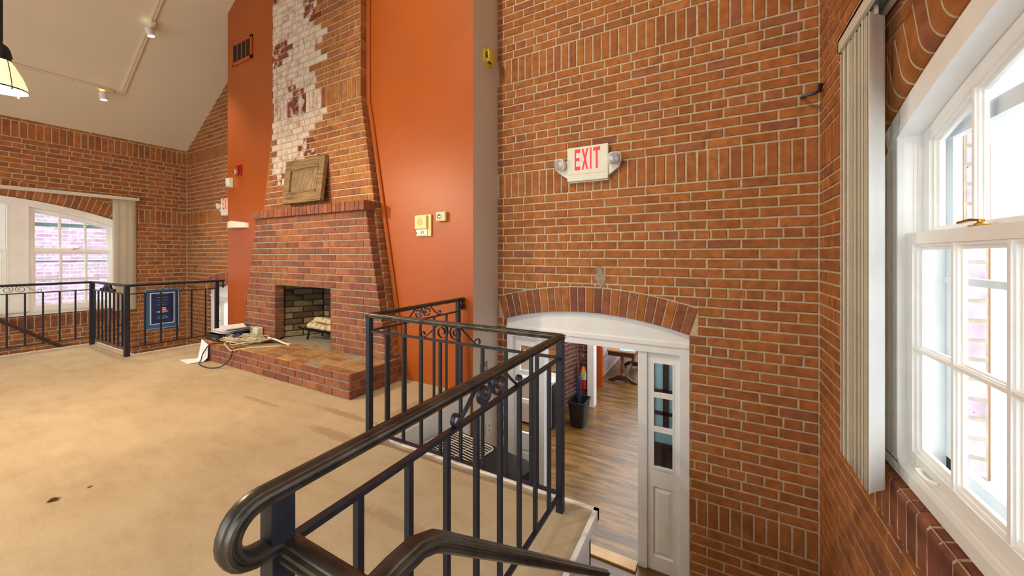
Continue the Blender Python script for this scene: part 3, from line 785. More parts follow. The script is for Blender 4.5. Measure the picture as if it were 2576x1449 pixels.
# basket weave behind the front row
xb = hx1; fl = 0
while xb > hx0 + .05:
    w = .222
    for yy, r_ in ((hy0 + .11, 0), (hy0 + .11 + .222, 1)):
        ye = min(yy + .222, YF + .004)
        for q in (0, 1):
            if (fl + r_) % 2: pl = [(xb - w * (q + 1) / 2 + J, yy + J), (xb - w * q / 2 - J, yy + J), (xb - w * q / 2 - J, ye - J), (xb - w * (q + 1) / 2 + J, ye - J)]
            else:
                ya_, yb_ = yy + (ye - yy) * q / 2, yy + (ye - yy) * (q + 1) / 2
                pl = [(xb - w + J, ya_ + J), (xb - J, ya_ + J), (xb - J, yb_ - J), (xb - w + J, yb_ - J)]
            pl = [(max(p[0], hx0 + J), p[1]) for p in pl]
            if max(p[0] for p in pl) - min(p[0] for p in pl) > .02: plate(he, pl, TO, X, Y, Z, pick(PAL_HEARTH))
    xb -= w; fl += 1
he.build('hearth', [BRICK, MORTARG], fire)

# fire grate and birch logs
gr = thing('fire_grate', 'black iron fire grate standing in the firebox under birch logs', 'grate', (-4.25, 2.95, HT))
m = MB()
for yy in (2.86, 3.06):
    m.tube([(-4.62, yy, .36), (-4.55, yy, .345), (-4.0, yy, .345), (-3.93, yy, .36)], .010, 6)
for i in range(6):
    xx = -4.58 + i * .125
    m.sweep([(xx, 2.77, .40), (xx, 2.83, .362), (xx, 3.09, .362), (xx, 3.13, .40)], [(-.009, -.009), (.009, -.009), (.009, .009), (-.009, .009)])
m.build('basket', IRON, gr)
for xx in (-4.5, -4.05):
    for yy in (2.86, 3.06):
        q = MB(); q.sweep([(xx + (.05 if xx < -4.2 else -.05), yy, .345), (xx, yy, .33), (xx - (.03 if xx < -4.2 else -.03), yy, HT)], [(-.01, -.01), (.01, -.01), (.01, .01), (-.01, .01)], up=(0, 1, 0)); q.build('leg', IRON, gr)
for i, (yy, zz, x0, x1, rr) in enumerate(((2.86, .412, -4.48, -3.95, .040), (2.96, .416, -4.56, -3.98, .044), (3.06, .412, -4.50, -3.92, .040), (2.91, .482, -4.42, -3.93, .037))):
    m = MB(); n = 12; rings = []
    for j, xx in enumerate(lin(x0, x1, 8)):
        r_ = rr * (1 + random.uniform(-.06, .06)); rings.append([(xx, yy + r_ * math.cos(2 * PI * q / n), zz + r_ * math.sin(2 * PI * q / n) + .004 * math.sin(j)) for q in range(n)])
    m.loft(rings)
    tag(m.build('birch_log', BIRCH, smooth=True), ['pale birch log lying at the front of the fire grate', 'pale birch log lying in the middle of the fire grate', 'pale birch log lying at the back of the fire grate', 'pale birch log laid on top of the others in the grate'][i], 'log', 'birch logs in the fire grate')

# leaning carved panel on the mantel
pn = thing('carved_panel', 'dark wooden framed panel with engraved script leaning on the brick mantel', 'panel', (-4.29, 2.65, 1.90))
bl, brp, tl, trp = Vector((-4.66, 2.625, 1.925)), Vector((-3.91, 2.625, 1.925)), Vector((-4.735, 2.722, 2.475)), Vector((-3.955, 2.722, 2.475))
nn = (brp - bl).cross(tl - bl).normalized()
if nn.y > 0: nn = -nn
def PP(a, b, d=0): return bl + (brp - bl) * a * (1) + (tl - bl) * b + (trp - tl - brp + bl) * a * b + nn * d
def pbox(m, a0, a1, b0, b1, d0, d1, mi=0):
    m.loft([[PP(a0, b0, d0), PP(a1, b0, d0), PP(a1, b1, d0), PP(a0, b1, d0)], [PP(a0, b0, d1), PP(a1, b0, d1), PP(a1, b1, d1), PP(a0, b1, d1)]], mi=mi)
m = MB()
pbox(m, 0, .13, 0, 1, -.035, .012); pbox(m, .87, 1, 0, 1, -.035, .012); pbox(m, .13, .87, .80, 1, -.03, .010); pbox(m, .13, .87, 0, .22, -.03, .010)
m.build('frame', OAKD, pn, bevel=.004)
m = MB()
for a0, a1, b0, b1 in ((.13, .16, .22, .80), (.84, .87, .22, .80), (.13, .87, .765, .80), (.13, .87, .22, .25)): pbox(m, a0, a1, b0, b1, -.02, .016)
m.build('moulding', OAKD, pn, bevel=.004)
m = MB(); pbox(m, .15, .85, .24, .78, -.03, -.008)
m.loft([[PP(.18, .27, -.008), PP(.82, .27, -.008), PP(.82, .75, -.008), PP(.18, .75, -.008)], [PP(.22, .32, .0), PP(.78, .32, .0), PP(.78, .70, .0), PP(.22, .70, .0)]])
m.build('field', OAKP, pn)
m = MB()   # cursive engraving, not readable in the photograph
def scrib(a0, a1, b, h, n, big):
    pts = []
    for i in lin(0, 1, n * 8):
        ph = i * n * 2 * PI; hh = h * (1.9 if i < .12 * big else 1)
        pts.append(PP(a0 + (a1 - a0) * i + .008 * math.cos(ph), b + .05 * i + hh * math.sin(ph), .0015))
    m.tube(pts, .0016, 4, up=(0, 1, 0))
scrib(.27, .49, .53, .035, 5, 1); scrib(.55, .75, .54, .035, 5, 1)
m.build('engraving', WOODLT, pn)
for (a, b) in ((.2, -.02), (.86, -.02), (.2, 1.03), (.8, 1.03)):
    m = MB(); c = PP(a, b, -.012); m.tube([c + Vector((.012 * math.cos(t), 0, .014 * math.sin(t))) for t in lin(0, 2 * PI * 15 / 16, 15)], .003, 6, closed=True, up=(0, 1, 0)); m.build('eye_bolt', IRON, pn)

# ------------------------------------------------------------------ railings
HPROF = [(-.017, -.015), (-.009, -.018), (.009, -.018), (.017, -.015), (.024, -.011), (.0245, -.005), (.0185, -.002), (.0185, .001), (.0235, .004), (.022, .010), (.0145, .0125), (.0135, .0145), (.008, .0185), (-.008, .0185), (-.0135, .0145), (-.0145, .0125), (-.022, .010), (-.0235, .004), (-.0185, .001), (-.0185, -.002), (-.0245, -.005), (-.024, -.011)]
HPROF = [(a * .9, b * .9) for a, b in HPROF]
BPROF = [(-.010, -.006), (.010, -.006), (.010, .006), (-.010, .006)]
FLAT = [(-.0075, -.002), (.0075, -.002), (.0075, .002), (-.0075, .002)]
def scroll_paths(P):
    """pair of S scrolls, P(s,z) gives world points"""
    out = []
    for sg in (-1, 1):
        pts = []
        for t in lin(0, 1, 44):
            ang = R(-270) + t * R(720); r = .013 + .035 * t
            # spiral ending on top heading outward (clockwise)
            a = PI / 2 + (1 - t) * 3.0 * PI
            pts.append((sg * (.052 - r * math.cos(a) * -1), .8345 + r * math.sin(a)))
        pts = pts + [(sg * (.052 + .018), .8815), (sg * .100, .8605), (sg * .150, .818), (sg * .180, .797)]
        c, r = (.203, .806), .0225
        for t in lin(0, 1, 14):
            a = R(215) + t * R(330); rr = r * (1 - .45 * t)
            pts.append((sg * (c[0] + rr * math.cos(a)), c[1] + .0 + rr * math.sin(a)))
        out.append([P(s, z) for s, z in pts])
    return out
def rail_span(root, A, B, balu, scroll=None, bottom=.09, mid=.779, mid_end=None, zoff=0):
    A, B = Vector(A), Vector(B); d = (B - A); L = d.length; u = d.normalized(); side = u.cross(Z)
    for z, nm in ((mid, 'lower_rail'), (bottom, 'bottom_rail')):
        m = MB(); m.sweep([A + Z * (z + zoff), B + Z * (z + zoff)], BPROF); m.build(nm, IRON, root)
    for s in balu:
        m = MB(); p = A + u * s; m.bar(p + Z * (bottom + zoff + .006), p + Z * (mid + zoff - .006), .0165, up=side); m.build('baluster', IRON, root)
    if scroll:
        p = A + u * scroll
        m = MB()
        for path in scroll_paths(lambda s, z: p + u * s + Z * (z + zoff)): m.sweep(path, FLAT, fixed=side)
        m.build('scroll', IRON, root, smooth=True)
def post(root, x, y, w=.036, top=.89, z0=0):
    m = MB(); m.box(x - w / 2, x + w / 2, y - w / 2, y + w / 2, z0, top); m.build('post', IRON, root, bevel=.002)
def bracket(root, x, y, z=.87):
    m = MB(); m.lathe([(.004, -.095), (.012, -.075), (.026, -.062), (.020, -.05), (.010, -.03), (.012, -.0), (.012, .02)], Matrix.Translation((x, y, z)), 8)
    for k in range(4):
        a = k * PI / 2; m.tube([(x, y, z - .055), (x + .02 * math.cos(a), y + .02 * math.sin(a), z - .06), (x + .034 * math.cos(a), y + .034 * math.sin(a), z - .05)], .005, 5)
    m.build('wall_bracket', IRON, root, smooth=True)

PX, PY, QX = -.68, 1.755, -2.08
rl = thing('railing', 'black wrought-iron railing with scrolls along the nearby platform edge and open stair', 'railing', (QX, PY, 0))
rail_span(rl, (QX, PY, 0), (QX, YO - .08, 0), [.17 + .1665 * i for i in range(5)], .535)
rail_span(rl, (QX, PY, 0), (PX, PY, 0), [.165 + .153 * i for i in range(8)] + [1.33 - .06], .69)
rail_span(rl, (PX, .375, 0), (PX, PY, 0), [.17 + .152 * i for i in range(8)], .72)
post(rl, QX, PY); post(rl, PX, PY); post(rl, PX, .375, .04); post(rl, QX, YO - .085)
m = MB()
volute = [(PX, .345 - .0475 * math.sin(t), .8375 + .0475 * math.cos(t)) for t in lin(.0, PI, 12)]
end = [(PX, .345 + .02, .788), (PX, .345 + .045, .772)]
hz = .885
m.sweep([(QX, YO - .004, hz), (QX, PY, hz), (PX, PY, hz), (PX, .40, hz)] , HPROF)
m.build('handrail', RAILM, rl, smooth=True)
m = MB(); m.sweep([(PX, .402, hz)] + volute + end, HPROF, fixed=(-1, 0, 0)); m.build('handrail_volute', RAILM, rl, smooth=True)
bracket(rl, QX, YO - .02, .875)
m = MB(); m.box(PX + .015, -.45, .372, .398, .758, .782); m.sweep([(PX, .385, .78), (-.46, .385, .78)], HPROF); m.build('return_rail', RAILM, rl, smooth=True)
# stair handrail running down beside the flight
m = MB(); pth = [(-.45, .36, .792), (-.45, .43, .797), (-.45, .48, .795), (-.45, .52, .778), (-.45, .56, .748)] + [(-.45, .56 + t, .748 - .81 * t) for t in (.4, .8, 1.2)]
m.sweep(pth, HPROF, fixed=(1, 0, 0)); m.build('stair_handrail', RAILM, rl, smooth=True)
for i in range(1):
    yy = .40 + i * .72; zt = .79 - .81 * max(0, yy - .5); st_ = -(int((yy - .02) / .25) + 1) * .1775
    post(rl, -.45, yy, .03, zt - .01, st_)

FX0, FX1, FY = -7.95, -6.60, 1.77
rf = thing('railing', 'black wrought-iron railing around the far stair by the left wall window', 'railing', (FX1, FY, 0))
rail_span(rf, (FX0, -1.2, 0), (FX0, FY, 0), [FY + 1.2 - d for d in (.158, .303, .447, .595, .738, .88, 1.03, 1.18, 1.33, 1.48)], 2.97 - .68, zoff=.02)
rail_span(rf, (FX0, FY, 0), (FX1, FY, 0), [.13 + .153 * i for i in range(8)], None, zoff=.02)
rail_span(rf, (FX1, FY, 0), (FX1, YO - .1, 0), [.174, .334, .504, .669, .835], .5, zoff=.02)
post(rf, FX0, FY, .05, .91); post(rf, FX1, FY, .05, .91); post(rf, FX1, YO - .1, .045, .91)
m = MB(); m.sweep([(FX0, -1.2, .908), (FX0, FY, .908), (FX1, FY, .908), (FX1, YO - .004, .908)], HPROF); m.build('handrail', IRON, rf, smooth=True)
bracket(rf, FX1, YO - .02, .89)
m = MB()   # cast lyre ornament in the short gate-like span
cx = -7.29
for s in (-1, 1):
    m.sweep([(cx + s * .02, FY, .89), (cx + s * .09, FY, .885), (cx + s * .12, FY, .86), (cx + s * .17, FY, .82), (cx + s * .205, FY, .80)], [(-.012, -.011), (.012, -.011), (.012, .011), (-.012, .011)], up=(0, 1, 0))
    m.lathe([(.0, -.025), (.026, -.016), (.03, 0), (.026, .016), (0, .025)], Matrix.Translation((cx + s * .205, FY, .825)), 10)
    m.tube([(cx + s * (.05 + .042 * math.cos(t)), FY, .838 + .038 * math.sin(t)) for t in lin(0, 2 * PI * 15 / 16, 15)], .012, 6, closed=True, up=(0, 1, 0))
m.lathe([(0, -.03), (.03, -.02), (.036, 0), (.02, .03), (0, .045)], Matrix.Translation((cx, FY, .84)), 10)
m.build('cast_ornament', IRON, rf, smooth=True)

wh = thing('wall_handrail', 'brown wooden handrail sloping down the left brick wall under the window', 'handrail', (XL, 1.3, 0))
m = MB(); m.sweep([(XL + .08, .55, .86), (XL + .08, 1.11, .365), (XL + .08, 1.70, -.16), (XL + .08, 2.3, -.69)], [(.024 * math.cos(t), .024 * math.sin(t)) for t in lin(0, 2 * PI * 9 / 10, 9)]); m.build('grip', HANDR, wh, smooth=True)
for yy, zz in ((.8, .64), (2.1, -.51)):
    m = MB(); m.tube([(XL, yy, zz - .09), (XL + .06, yy, zz - .08), (XL + .08, yy, zz - .02)], .008, 6); m.build('bracket', BRASS, wh)

# ------------------------------------------------------------------ vertical blinds
def blind(side):
    if side > 0:
        t = thing('vertical_blind', 'stacked white vertical blind hanging beside the nearby right-hand window', 'blind', (.57, 2.2, .33))
        xc, y0, y1, zb, zt, n, hz0, hz1 = .60, 2.025, 2.40, .335, 2.285, 28, 2.30, 2.364
        hr = MB(); hr.box(.545, .56, -1.3, 2.385, hz0, hz1); hr.box(.545, .64, -1.3, 2.385, hz1 - .012, hz1); hr.box(.545, .645, 2.375, 2.385, hz0, hz1)
        hr.box(.625, .64, -1.3, 2.385, hz0 + .01, hz1)
        hr.build('head_rail', BLIND, t)
        hr = MB(); hr.box(.575, .612, -1.3, 2.37, hz0 + .018, hz1 - .014); hr.build('track', SILVERP, t)
        for yy in (2.25, .6, -1.0):
            hr = MB(); hr.box(.61, XR + .003, yy - .015, yy + .015, hz1 - .004, hz1 + .002); hr.build('wall_clip', WHITE, t)
        ang0 = 43
    else:
        t = thing('vertical_blind', 'stacked white vertical blind with long head rail over the far left window', 'blind', (XL + .1, 2.4, .33))
        xc, y0, y1, zb, zt, n, hz0, hz1 = XL + .075, 2.275, 2.515, .345, 2.255, 13, 2.262, 2.312
        hr = MB(); hr.box(XL + .02, XL + .13, -1.2, 2.565, hz0, hz1); hr.build('head_rail', BLIND, t, bevel=.004)
        for yy in (2.3, .7, -.9):
            hr = MB(); hr.box(XL - .004, XL + .025, yy - .02, yy + .02, hz0 + .01, hz1 - .004); hr.build('wall_clip', WHITE, t)
        ang0 = 55
    for i in range(n):
        yy = y0 + (y1 - y0) * i / (n - 1); w = .0445
        a = R(ang0 + random.uniform(-3, 3)) if side > 0 else R(-(ang0 + random.uniform(-8, 8)))
        if side > 0 and i == 0: a = R(46)
        dx, dy = w * math.cos(a), w * math.sin(a)
        if side > 0: xx = .585 + random.uniform(-.004, .004)
        else: xx = xc
        s = MB(); rings = []
        for q in lin(-1, 1, 4):
            bow = .004 * (1 - q * q); px_, py_ = xx + dx * q - bow * math.sin(a), yy + dy * q + bow * math.cos(a)
            rings.append([(px_, py_, zb + random.uniform(0, .0)), (px_ + .0012, py_ - .0012, zb), (px_ + .0012, py_ - .0012, zt), (px_, py_, zt)])
        s.loft(rings)
        c_ = MB
        s.box(xx - .006, xx + .006, yy - .003, yy + .003, zt - .002, hz0 + .02)
        s.build('slat', BLINDM if (side > 0 and i == 0) or (side < 0 and i == 0) else BLIND, t)
blind(1); blind(-1)

# ------------------------------------------------------------------ exit signs
LET = {'E': [((0, 0), (.24, 1)), ((.24, .0), (1, .17)), ((.24, .43), (.85, .58)), ((.24, .83), (1, 1))], 'I': [((.3, 0), (.7, 1))], 'T': [((.36, 0), (.64, .83)), ((0, .83), (1, 1))]}
def exit_sign(label, x0, x1, z0, z1, heads):
    y1 = YB + .002; y0 = YB - .05; cx = (x0 + x1) / 2
    t = thing('exit_sign', label, 'exit sign', (cx, YB - .02, z0), 0, None)
    m = MB(); m.box(x0, x1, y0, y0 + .03, z0, z1); m.build('housing', SIGNW, t, bevel=.008)
    m = MB(); m.box(x0 + .012, x1 - .004, y0 + .03, y1, z0 - .008, z1 - .02); m.build('back_box', SIGNW, t, bevel=.004)
    m = MB(); m.box(x0 + .012, x1 - .02, y0 - .0015, y0 + .001, z0 + .062, z0 + .0645); m.build('cover_seam', CREAMD, t)
    lh = .190
    for i, ch in enumerate('EXIT'):
        m = MB(); f_a, f_b = ((.195, .335), (.37, .53), (.545, .635), (.65, .815))[i]
        bx0 = x0 + (x1 - x0) * f_a; lw = (x1 - x0) * (f_b - f_a); bz = z0 + .100
        if ch == 'X':
            for s in (1, -1):
                a0, a1 = (0, 1) if s > 0 else (1, 0)
                q = [(a0 * .74 + .0, 0), (a0 * .74 + .26, 0), (a1 * .74 + .26, 1), (a1 * .74, 1)]
                yy = y0 - .002 - (.0004 if s > 0 else 0)
                m.loft([[(bx0 + lw * u, yy, bz + lh * v) for u, v in q], [(bx0 + lw * u, y0 + .004, bz + lh * v) for u, v in q]])
        else:
            for (a, b) in LET[ch]: m.box(bx0 + lw * a[0], bx0 + lw * b[0], y0 - .002, y0 + .004, bz + lh * a[1], bz + lh * b[1])
        m.build('letter', EXITR, t)
    for s in (-1, 1):   # faint knock-out arrows
        m = MB(); xa = cx + s * .135
        for q in (-1, 1): m.bar((xa + s * .022, y0 - .0004, z0 + .19), (xa, y0 - .0004, z0 + .19 + q * .034), .008, .002, up=(0, 1, 0))
        m.build('arrow_knockout', WHITE, t)
    for s in heads:
        ex = x1 if s > 0 else x0
        m = MB(); q = [(ex - s * .002, .03), (ex + s * .095, .10), (ex + s * .095, .17), (ex - s * .002, .20)]
        m.loft([[(a, y0 + .014, z0 + b) for a, b in q], [(a, y1, z0 + b) for a, b in q]]); m.build('side_arm', SIGNW, t, bevel=.004)
        hd = Matrix.Translation((ex + s * .056, y0 - .008, z0 + .165)) @ Matrix.Rotation(R(14 if s > 0 else -24), 4, 'Z') @ Matrix.Rotation(R(90 + 12), 4, 'X')
        m = MB(); n = 20
        sq = lambda r, z: [hd @ Vector((r * 1.0 * (abs(math.cos(a)) ** .6) * (1 if math.cos(a) > 0 else -1), r * (abs(math.sin(a)) ** .6) * (1 if math.sin(a) > 0 else -1), z)) for a in lin(0, 2 * PI * (n - 1) / n, n - 1)]
        m.loft([sq(.034, -.035), sq(.050, 0), sq(.056, .026), sq(.051, .028)]); h_ = m.build('lamp_head', SIGNW, t, smooth=True)
        m = MB(); m.loft([sq(.050, .0275), sq(.040, .037), sq(.014, .041)]); m.build('lens', LENS, h_, smooth=True)
exit_sign('white EXIT sign with red letters and two emergency lamps on the near brick wall', -1.185, -.805, 1.975, 2.287, (-1, 1))
exit_sign('white EXIT sign half hidden behind the orange wall at the far left', -7.627, -7.247, 2.0, 2.30, (-1, 1))

# ------------------------------------------------------------------ fittings on the orange and beige walls
t = thing('air_vent', 'orange painted air vent high on the left side of the orange wall', 'vent', (-6.07, YO, 4.13))
vx0, vx1, vz0, vz1 = -6.34, -5.79, 4.13, 4.47
m = MB()
for q in ((vx0, vx1, vz0, vz0 + .05), (vx0, vx1, vz1 - .04, vz1), (vx0, vx0 + .03, vz0, vz1), (vx1 - .05, vx1, vz0, vz1)): m.box(q[0], q[1], YO - .018, YO + .001, q[2], q[3])
m.build('frame', ORANGE, t, bevel=.004)
m = MB(); m.box(vx0 + .02, vx1 - .03, YO - .003, YO - .001, vz0 + .03, vz1 - .03); m.build('duct_mouth', DARK, t)
for i in range(3):
    xx = vx0 + .03 + (vx1 - vx0 - .08) * (i + 1) / 4; m = MB(); m.box(xx - .007, xx + .007, YO - .016, YO - .002, vz0 + .03, vz1 - .03); m.build('fin', ORANGE, t)

t = thing('fire_alarm_strobe', 'small red fire alarm strobe on the orange wall left of the chimney', 'alarm', (-6.15, YO, 2.47))
m = MB(); m.box(-6.215, -6.085, YO - .022, YO + .001, 2.475, 2.635); m.box(-6.20, -6.12, YO - .045, YO - .022, 2.49, 2.625); m.build('body', RED, t, bevel=.004)
m = MB(); m.lathe([(.042, 0), (.042, .02), (.03, .035), (0, .04)], Matrix.Translation((-6.16, YO - .04, 2.525)) @ Matrix.Rotation(R(90), 4, 'X'), 14); m.build('strobe_lens', CHROME, t, smooth=True)
t = thing('motion_sensor', 'small white motion sensor on the orange wall below the red alarm', 'sensor', (-6.39, YO, 2.31))
m = MB(); m.loft([[(-6.455, YO + .001, 2.32), (-6.335, YO + .001, 2.32), (-6.335, YO + .001, 2.47), (-6.455, YO + .001, 2.47)], [(-6.445, YO - .05, 2.335), (-6.345, YO - .05, 2.335), (-6.345, YO - .06, 2.455), (-6.445, YO - .06, 2.455)]]); m.build('case', SIGNW, t, bevel=.008)
m = MB(); m.box(-6.43, -6.36, YO - .058, YO - .05, 2.35, 2.39); m.build('detector_window', BLIND, t)
t = thing('wall_sconce', 'white half-round wall sconce on the orange wall beside the mantel', 'sconce', (-6.15, YO, 1.69))
m = MB(); pr = []
for a in lin(0, PI, 14): pr.append((-6.15 + .245 * math.cos(a), YO + .002 - .12 * math.sin(a)))
m.loft([[(x, y, 1.70) for x, y in pr], [(x, y, 1.772 + .03 * (1 - abs(x + 6.15) / .245)) for x, y in pr]])
m.build('shade', SIGNW, t, smooth=True)
m = MB(); m.box(-6.35, -5.95, YO - .02, YO + .001, 1.705, 1.76); m.build('back_plate', SIGNW, t)

t = thing('wall_speaker', 'cream fire alarm speaker panel on the orange wall right of the chimney', 'speaker', (-2.555, YO, 1.49))
m = MB(); m.box(-2.65, -2.465, YO - .02, YO + .001, 1.49, 1.708); m.build('back_plate', CREAM, t, bevel=.003)
m = MB(); m.box(-2.658, -2.505, YO - .045, YO - .02, 1.565, 1.70); m.build('cover', CREAM, t, bevel=.004)
m = MB()
for k in range(9):
    zz = 1.60 + k * .0085; hw = math.sqrt(max(0, .038 ** 2 - (zz - 1.634) ** 2)); m.box(-2.59 - hw, -2.59 + hw, YO - .0465, YO - .044, zz - .003, zz + .003)
m.build('speaker_grille', CREAMD, t)
m = MB(); m.box(-2.652, -2.505, YO - .03, YO - .02, 1.50, 1.562); m.build('strobe_strip', SIGNW, t, bevel=.002)
m = MB(); m.box(-2.650, -2.636, YO - .034, YO - .03, 1.518, 1.530)
for xx in (-2.585, -2.562):
    m.tube([(xx, YO - .031, 1.547), (xx + .008, YO - .031, 1.542), (xx + .008, YO - .031, 1.522), (xx, YO - .031, 1.517)], .0022, 5, up=(0, 1, 0))
m.build('indicator', BLACK, t)
t = thing('wall_strobe', 'small square cream strobe on the orange wall right of the speaker', 'strobe', (-2.325, YO, 1.63))
m = MB(); m.box(-2.385, -2.270, YO - .04, YO + .001, 1.632, 1.725); m.build('body', CREAM, t, bevel=.008)
m = MB(); m.box(-2.378, -2.292, YO - .043, YO - .038, 1.642, 1.716); m.build('face_plate', BLIND, t, bevel=.004)
m = MB(); m.lathe([(.026, 0), (.022, .012), (.008, .018)], Matrix.Translation((-2.34, YO - .041, 1.678)) @ Matrix.Rotation(R(90), 4, 'X'), 12); m.build('strobe_lens', CHROME, t, smooth=True)

t = thing('smoke_detector', 'round yellowed smoke detector high on the narrow beige wall', 'smoke detector', (XO1, 3.09, 3.17))
SM = Matrix.Translation((XO1 - .001, 3.09, 3.26)) @ Matrix.Rotation(R(90), 4, 'Y')
m = MB(); m.lathe([(.095, 0), (.095, .018), (.088, .028), (.0, .03)], SM, 24); m.build('base', YELLOW, t, smooth=True)
m = MB(); m.lathe([(.062, .028), (.062, .045), (.058, .05)], SM, 24); m.build('sensing_chamber', DARK, t)
m = MB(); m.lathe([(.066, .05), (.06, .062), (.035, .07), (0, .072)], SM, 24); m.build('cap', YELLOW, t, smooth=True)
for a in (45, 135, 225, 315):
    m = MB(); m.obox(SM @ Matrix.Rotation(R(a), 4, 'Z') @ Matrix.Translation((.066, 0, .04)), .008, .014, .018); m.build('rib', YELLOW, t)
t = thing('switch_plate', 'steel switch plate on the narrow beige wall above the outlet', 'switch', (XO1, 3.03, .14))
m = MB(); m.box(XO1 - .001, XO1 + .008, 2.965, 3.09, .135, .25); m.build('plate', SILVERP, t, bevel=.003)
m = MB(); m.box(XO1 + .008, XO1 + .016, 3.018, 3.036, .175, .21); m.build('toggle', SIGNW, t)
t = thing('power_outlet', 'white wall outlet on the beige wall just above the black cabinet', 'outlet', (XO1, 3.11, -.48))
m = MB(); m.box(XO1 - .001, XO1 + .008, 3.065, 3.165, -.485, -.355); m.build('plate', SIGNW, t, bevel=.003)
m = MB()
for zz in (-.45, -.40):
    for yy in (3.10, 3.125): m.box(XO1 + .008, XO1 + .009, yy - .003, yy + .003, zz - .008, zz + .008)
m.build('socket_slots', BLACK, t)
m = MB(); m.box(XO1 - .001, XO1 + .012, 2.862, 2.94, -.46, -.33)
tag(m.build('junction_box', SIGNW, bevel=.003), 'white square junction box on the beige wall left of the outlet', 'junction box')
m = MB(); m.sweep([(.555, YB + .004, 2.42), (.555, 3.20, 2.405), (.60, 3.18, 2.40), (.628, 3.16, 2.405), (.634, 3.15, 2.45)], [(-.012, -.008), (.012, -.008), (.009, .008), (-.009, .008)])
tag(m.build('iron_hook', IRON, smooth=True), 'black forged iron hook sticking out of the brick near the right corner', 'hook')

# framed poster on the left wall
t = thing('framed_poster', 'blue framed poster with dark centre hanging on the left brick wall', 'poster', (XL + .01, 2.91, -.06))
py0, py1, pz0, pz1 = 2.675, 3.145, -.06, .668
m = MB(); m.box(XL + .001, XL + .018, py0, py1, pz0, pz1); m.build('mat_board', BLUEM, t)
m = MB()
for q in ((py0 - .006, py0 + .006, pz0, pz1), (py1 - .006, py1 + .006, pz0, pz1), (py0 - .006, py1 + .006, pz0 - .006, pz0 + .006), (py0 - .006, py1 + .006, pz1 - .006, pz1 + .006)): m.box(XL + .001, XL + .026, *q)
m.build('frame', PALEB, t)
m = MB(); iy0, iy1, iz0, iz1 = py0 + .06, py1 - .06, pz0 + .075, pz1 - .065
m.box(XL + .018, XL + .020, iy0, iy1, iz0, iz1); m.build('liner', PAPER, t)
m = MB(); m.box(XL + .020, XL + .022, iy0 + .016, iy1 - .016, iz0 + .016, iz1 - .016); m.build('print', NAVY, t)
m = MB(); yc = (py0 + py1) / 2
for k, (zz, hw) in enumerate(((.575, .085), (.51, .08), (.46, .09), (.415, .055), (.375, .075), (.16, .06), (.14, .085), (.12, .085))):
    m.box(XL + .022, XL + .0228, yc - hw, yc + hw, zz - .003, zz + .003)
m.build('text_lines', PALEB, t)
m = MB(); m.lathe([(.0, 0), (.085, 0), (.085, .001), (0, .001)], Matrix.Translation((XL + .0222, yc, .245)) @ Matrix.Rotation(R(90), 4, 'Y') @ Matrix.Scale(.25, 4, (1, 0, 0)), 20); m.build('saucer', PALEB, t)
m = MB()
for k in range(4):
    zz = .255 + k * .017; hw = .045 * math.sqrt(1 - (k / 4.5) ** 2); m.box(XL + .0228, XL + .0236, yc + .01 - hw, yc + .01 + hw, zz, zz + .017, k % 2)
m.build('striped_dome', [CORAL, PAPER], t)

# ------------------------------------------------------------------ things lying on the hearth
t = thing('document_tray', 'black plastic letter tray full of papers on the left end of the hearth', 'tray', (-5.42, 2.43, HT), R(4))
m = MB(); c0 = (-5.42, 2.43)
tx0, tx1, ty0, ty1 = -5.67, -5.33, 2.24, 2.60
for q in ((tx0, tx1, ty0, ty1, HT + .001, HT + .012), (tx0, tx1, ty0, ty0 + .01, HT + .001, HT + .08), (tx0, tx0 + .01, ty0, ty1, HT + .001, HT + .08), (tx1 - .01, tx1, ty0, ty1, HT + .001, HT + .08), (tx0, tx1, ty1 - .01, ty1, HT + .001, HT + .08)): m.box(*q)
m.build('body', BLACK, t, bevel=.004)
m = MB(); m.box(-5.52, -5.40, ty0 - .001, ty0, HT + .02, HT + .04); m.build('label_strip', SILVERP, t)
for i in range(4):
    m = MB(); a = R(random.uniform(-12, 12)); M = Matrix.Translation((-5.46 + .02 * i, 2.44 + .005 * i, HT + .075 + .014 * i)) @ Matrix.Rotation(a, 4, 'Z')
    rings = []
    for u in lin(-.19, .19, 8):
        zz = .035 * (u / .19) ** 2 * (1 if i % 2 else .5) + .02 * (u + .19)
        rings.append([M @ Vector((u, -.13, zz)), M @ Vector((u, .13, zz)), M @ Vector((u, .13, zz + .002)), M @ Vector((u, -.13, zz + .002))])
    m.loft(rings)
    tag(m.build('paper_sheet', PAPER, smooth=True), ['bottom white sheet of the papers in the black tray', 'second lowest white sheet of the papers in the black tray', 'second highest white sheet of the papers in the black tray', 'topmost white sheet curling up from the black tray'][i], 'paper', 'papers in the black tray')
t = thing('power_adapter', 'white boxy adapter standing on the hearth between tray and chimney', 'adapter', (-5.21, 2.6, HT))
m = MB(); m.box(-5.30, -5.13, 2.565, 2.65, HT + .001, HT + .135); m.build('case', SIGNW, t, bevel=.014)
m = MB(); m.box(-5.24, -5.19, 2.595, 2.62, HT + .133, HT + .137); m.build('top_slot', GREYC, t)
t = thing('cable_bundle', 'tangled beige cable bundle lying on the hearth edge', 'cables', (-4.9, 2.35, HT))
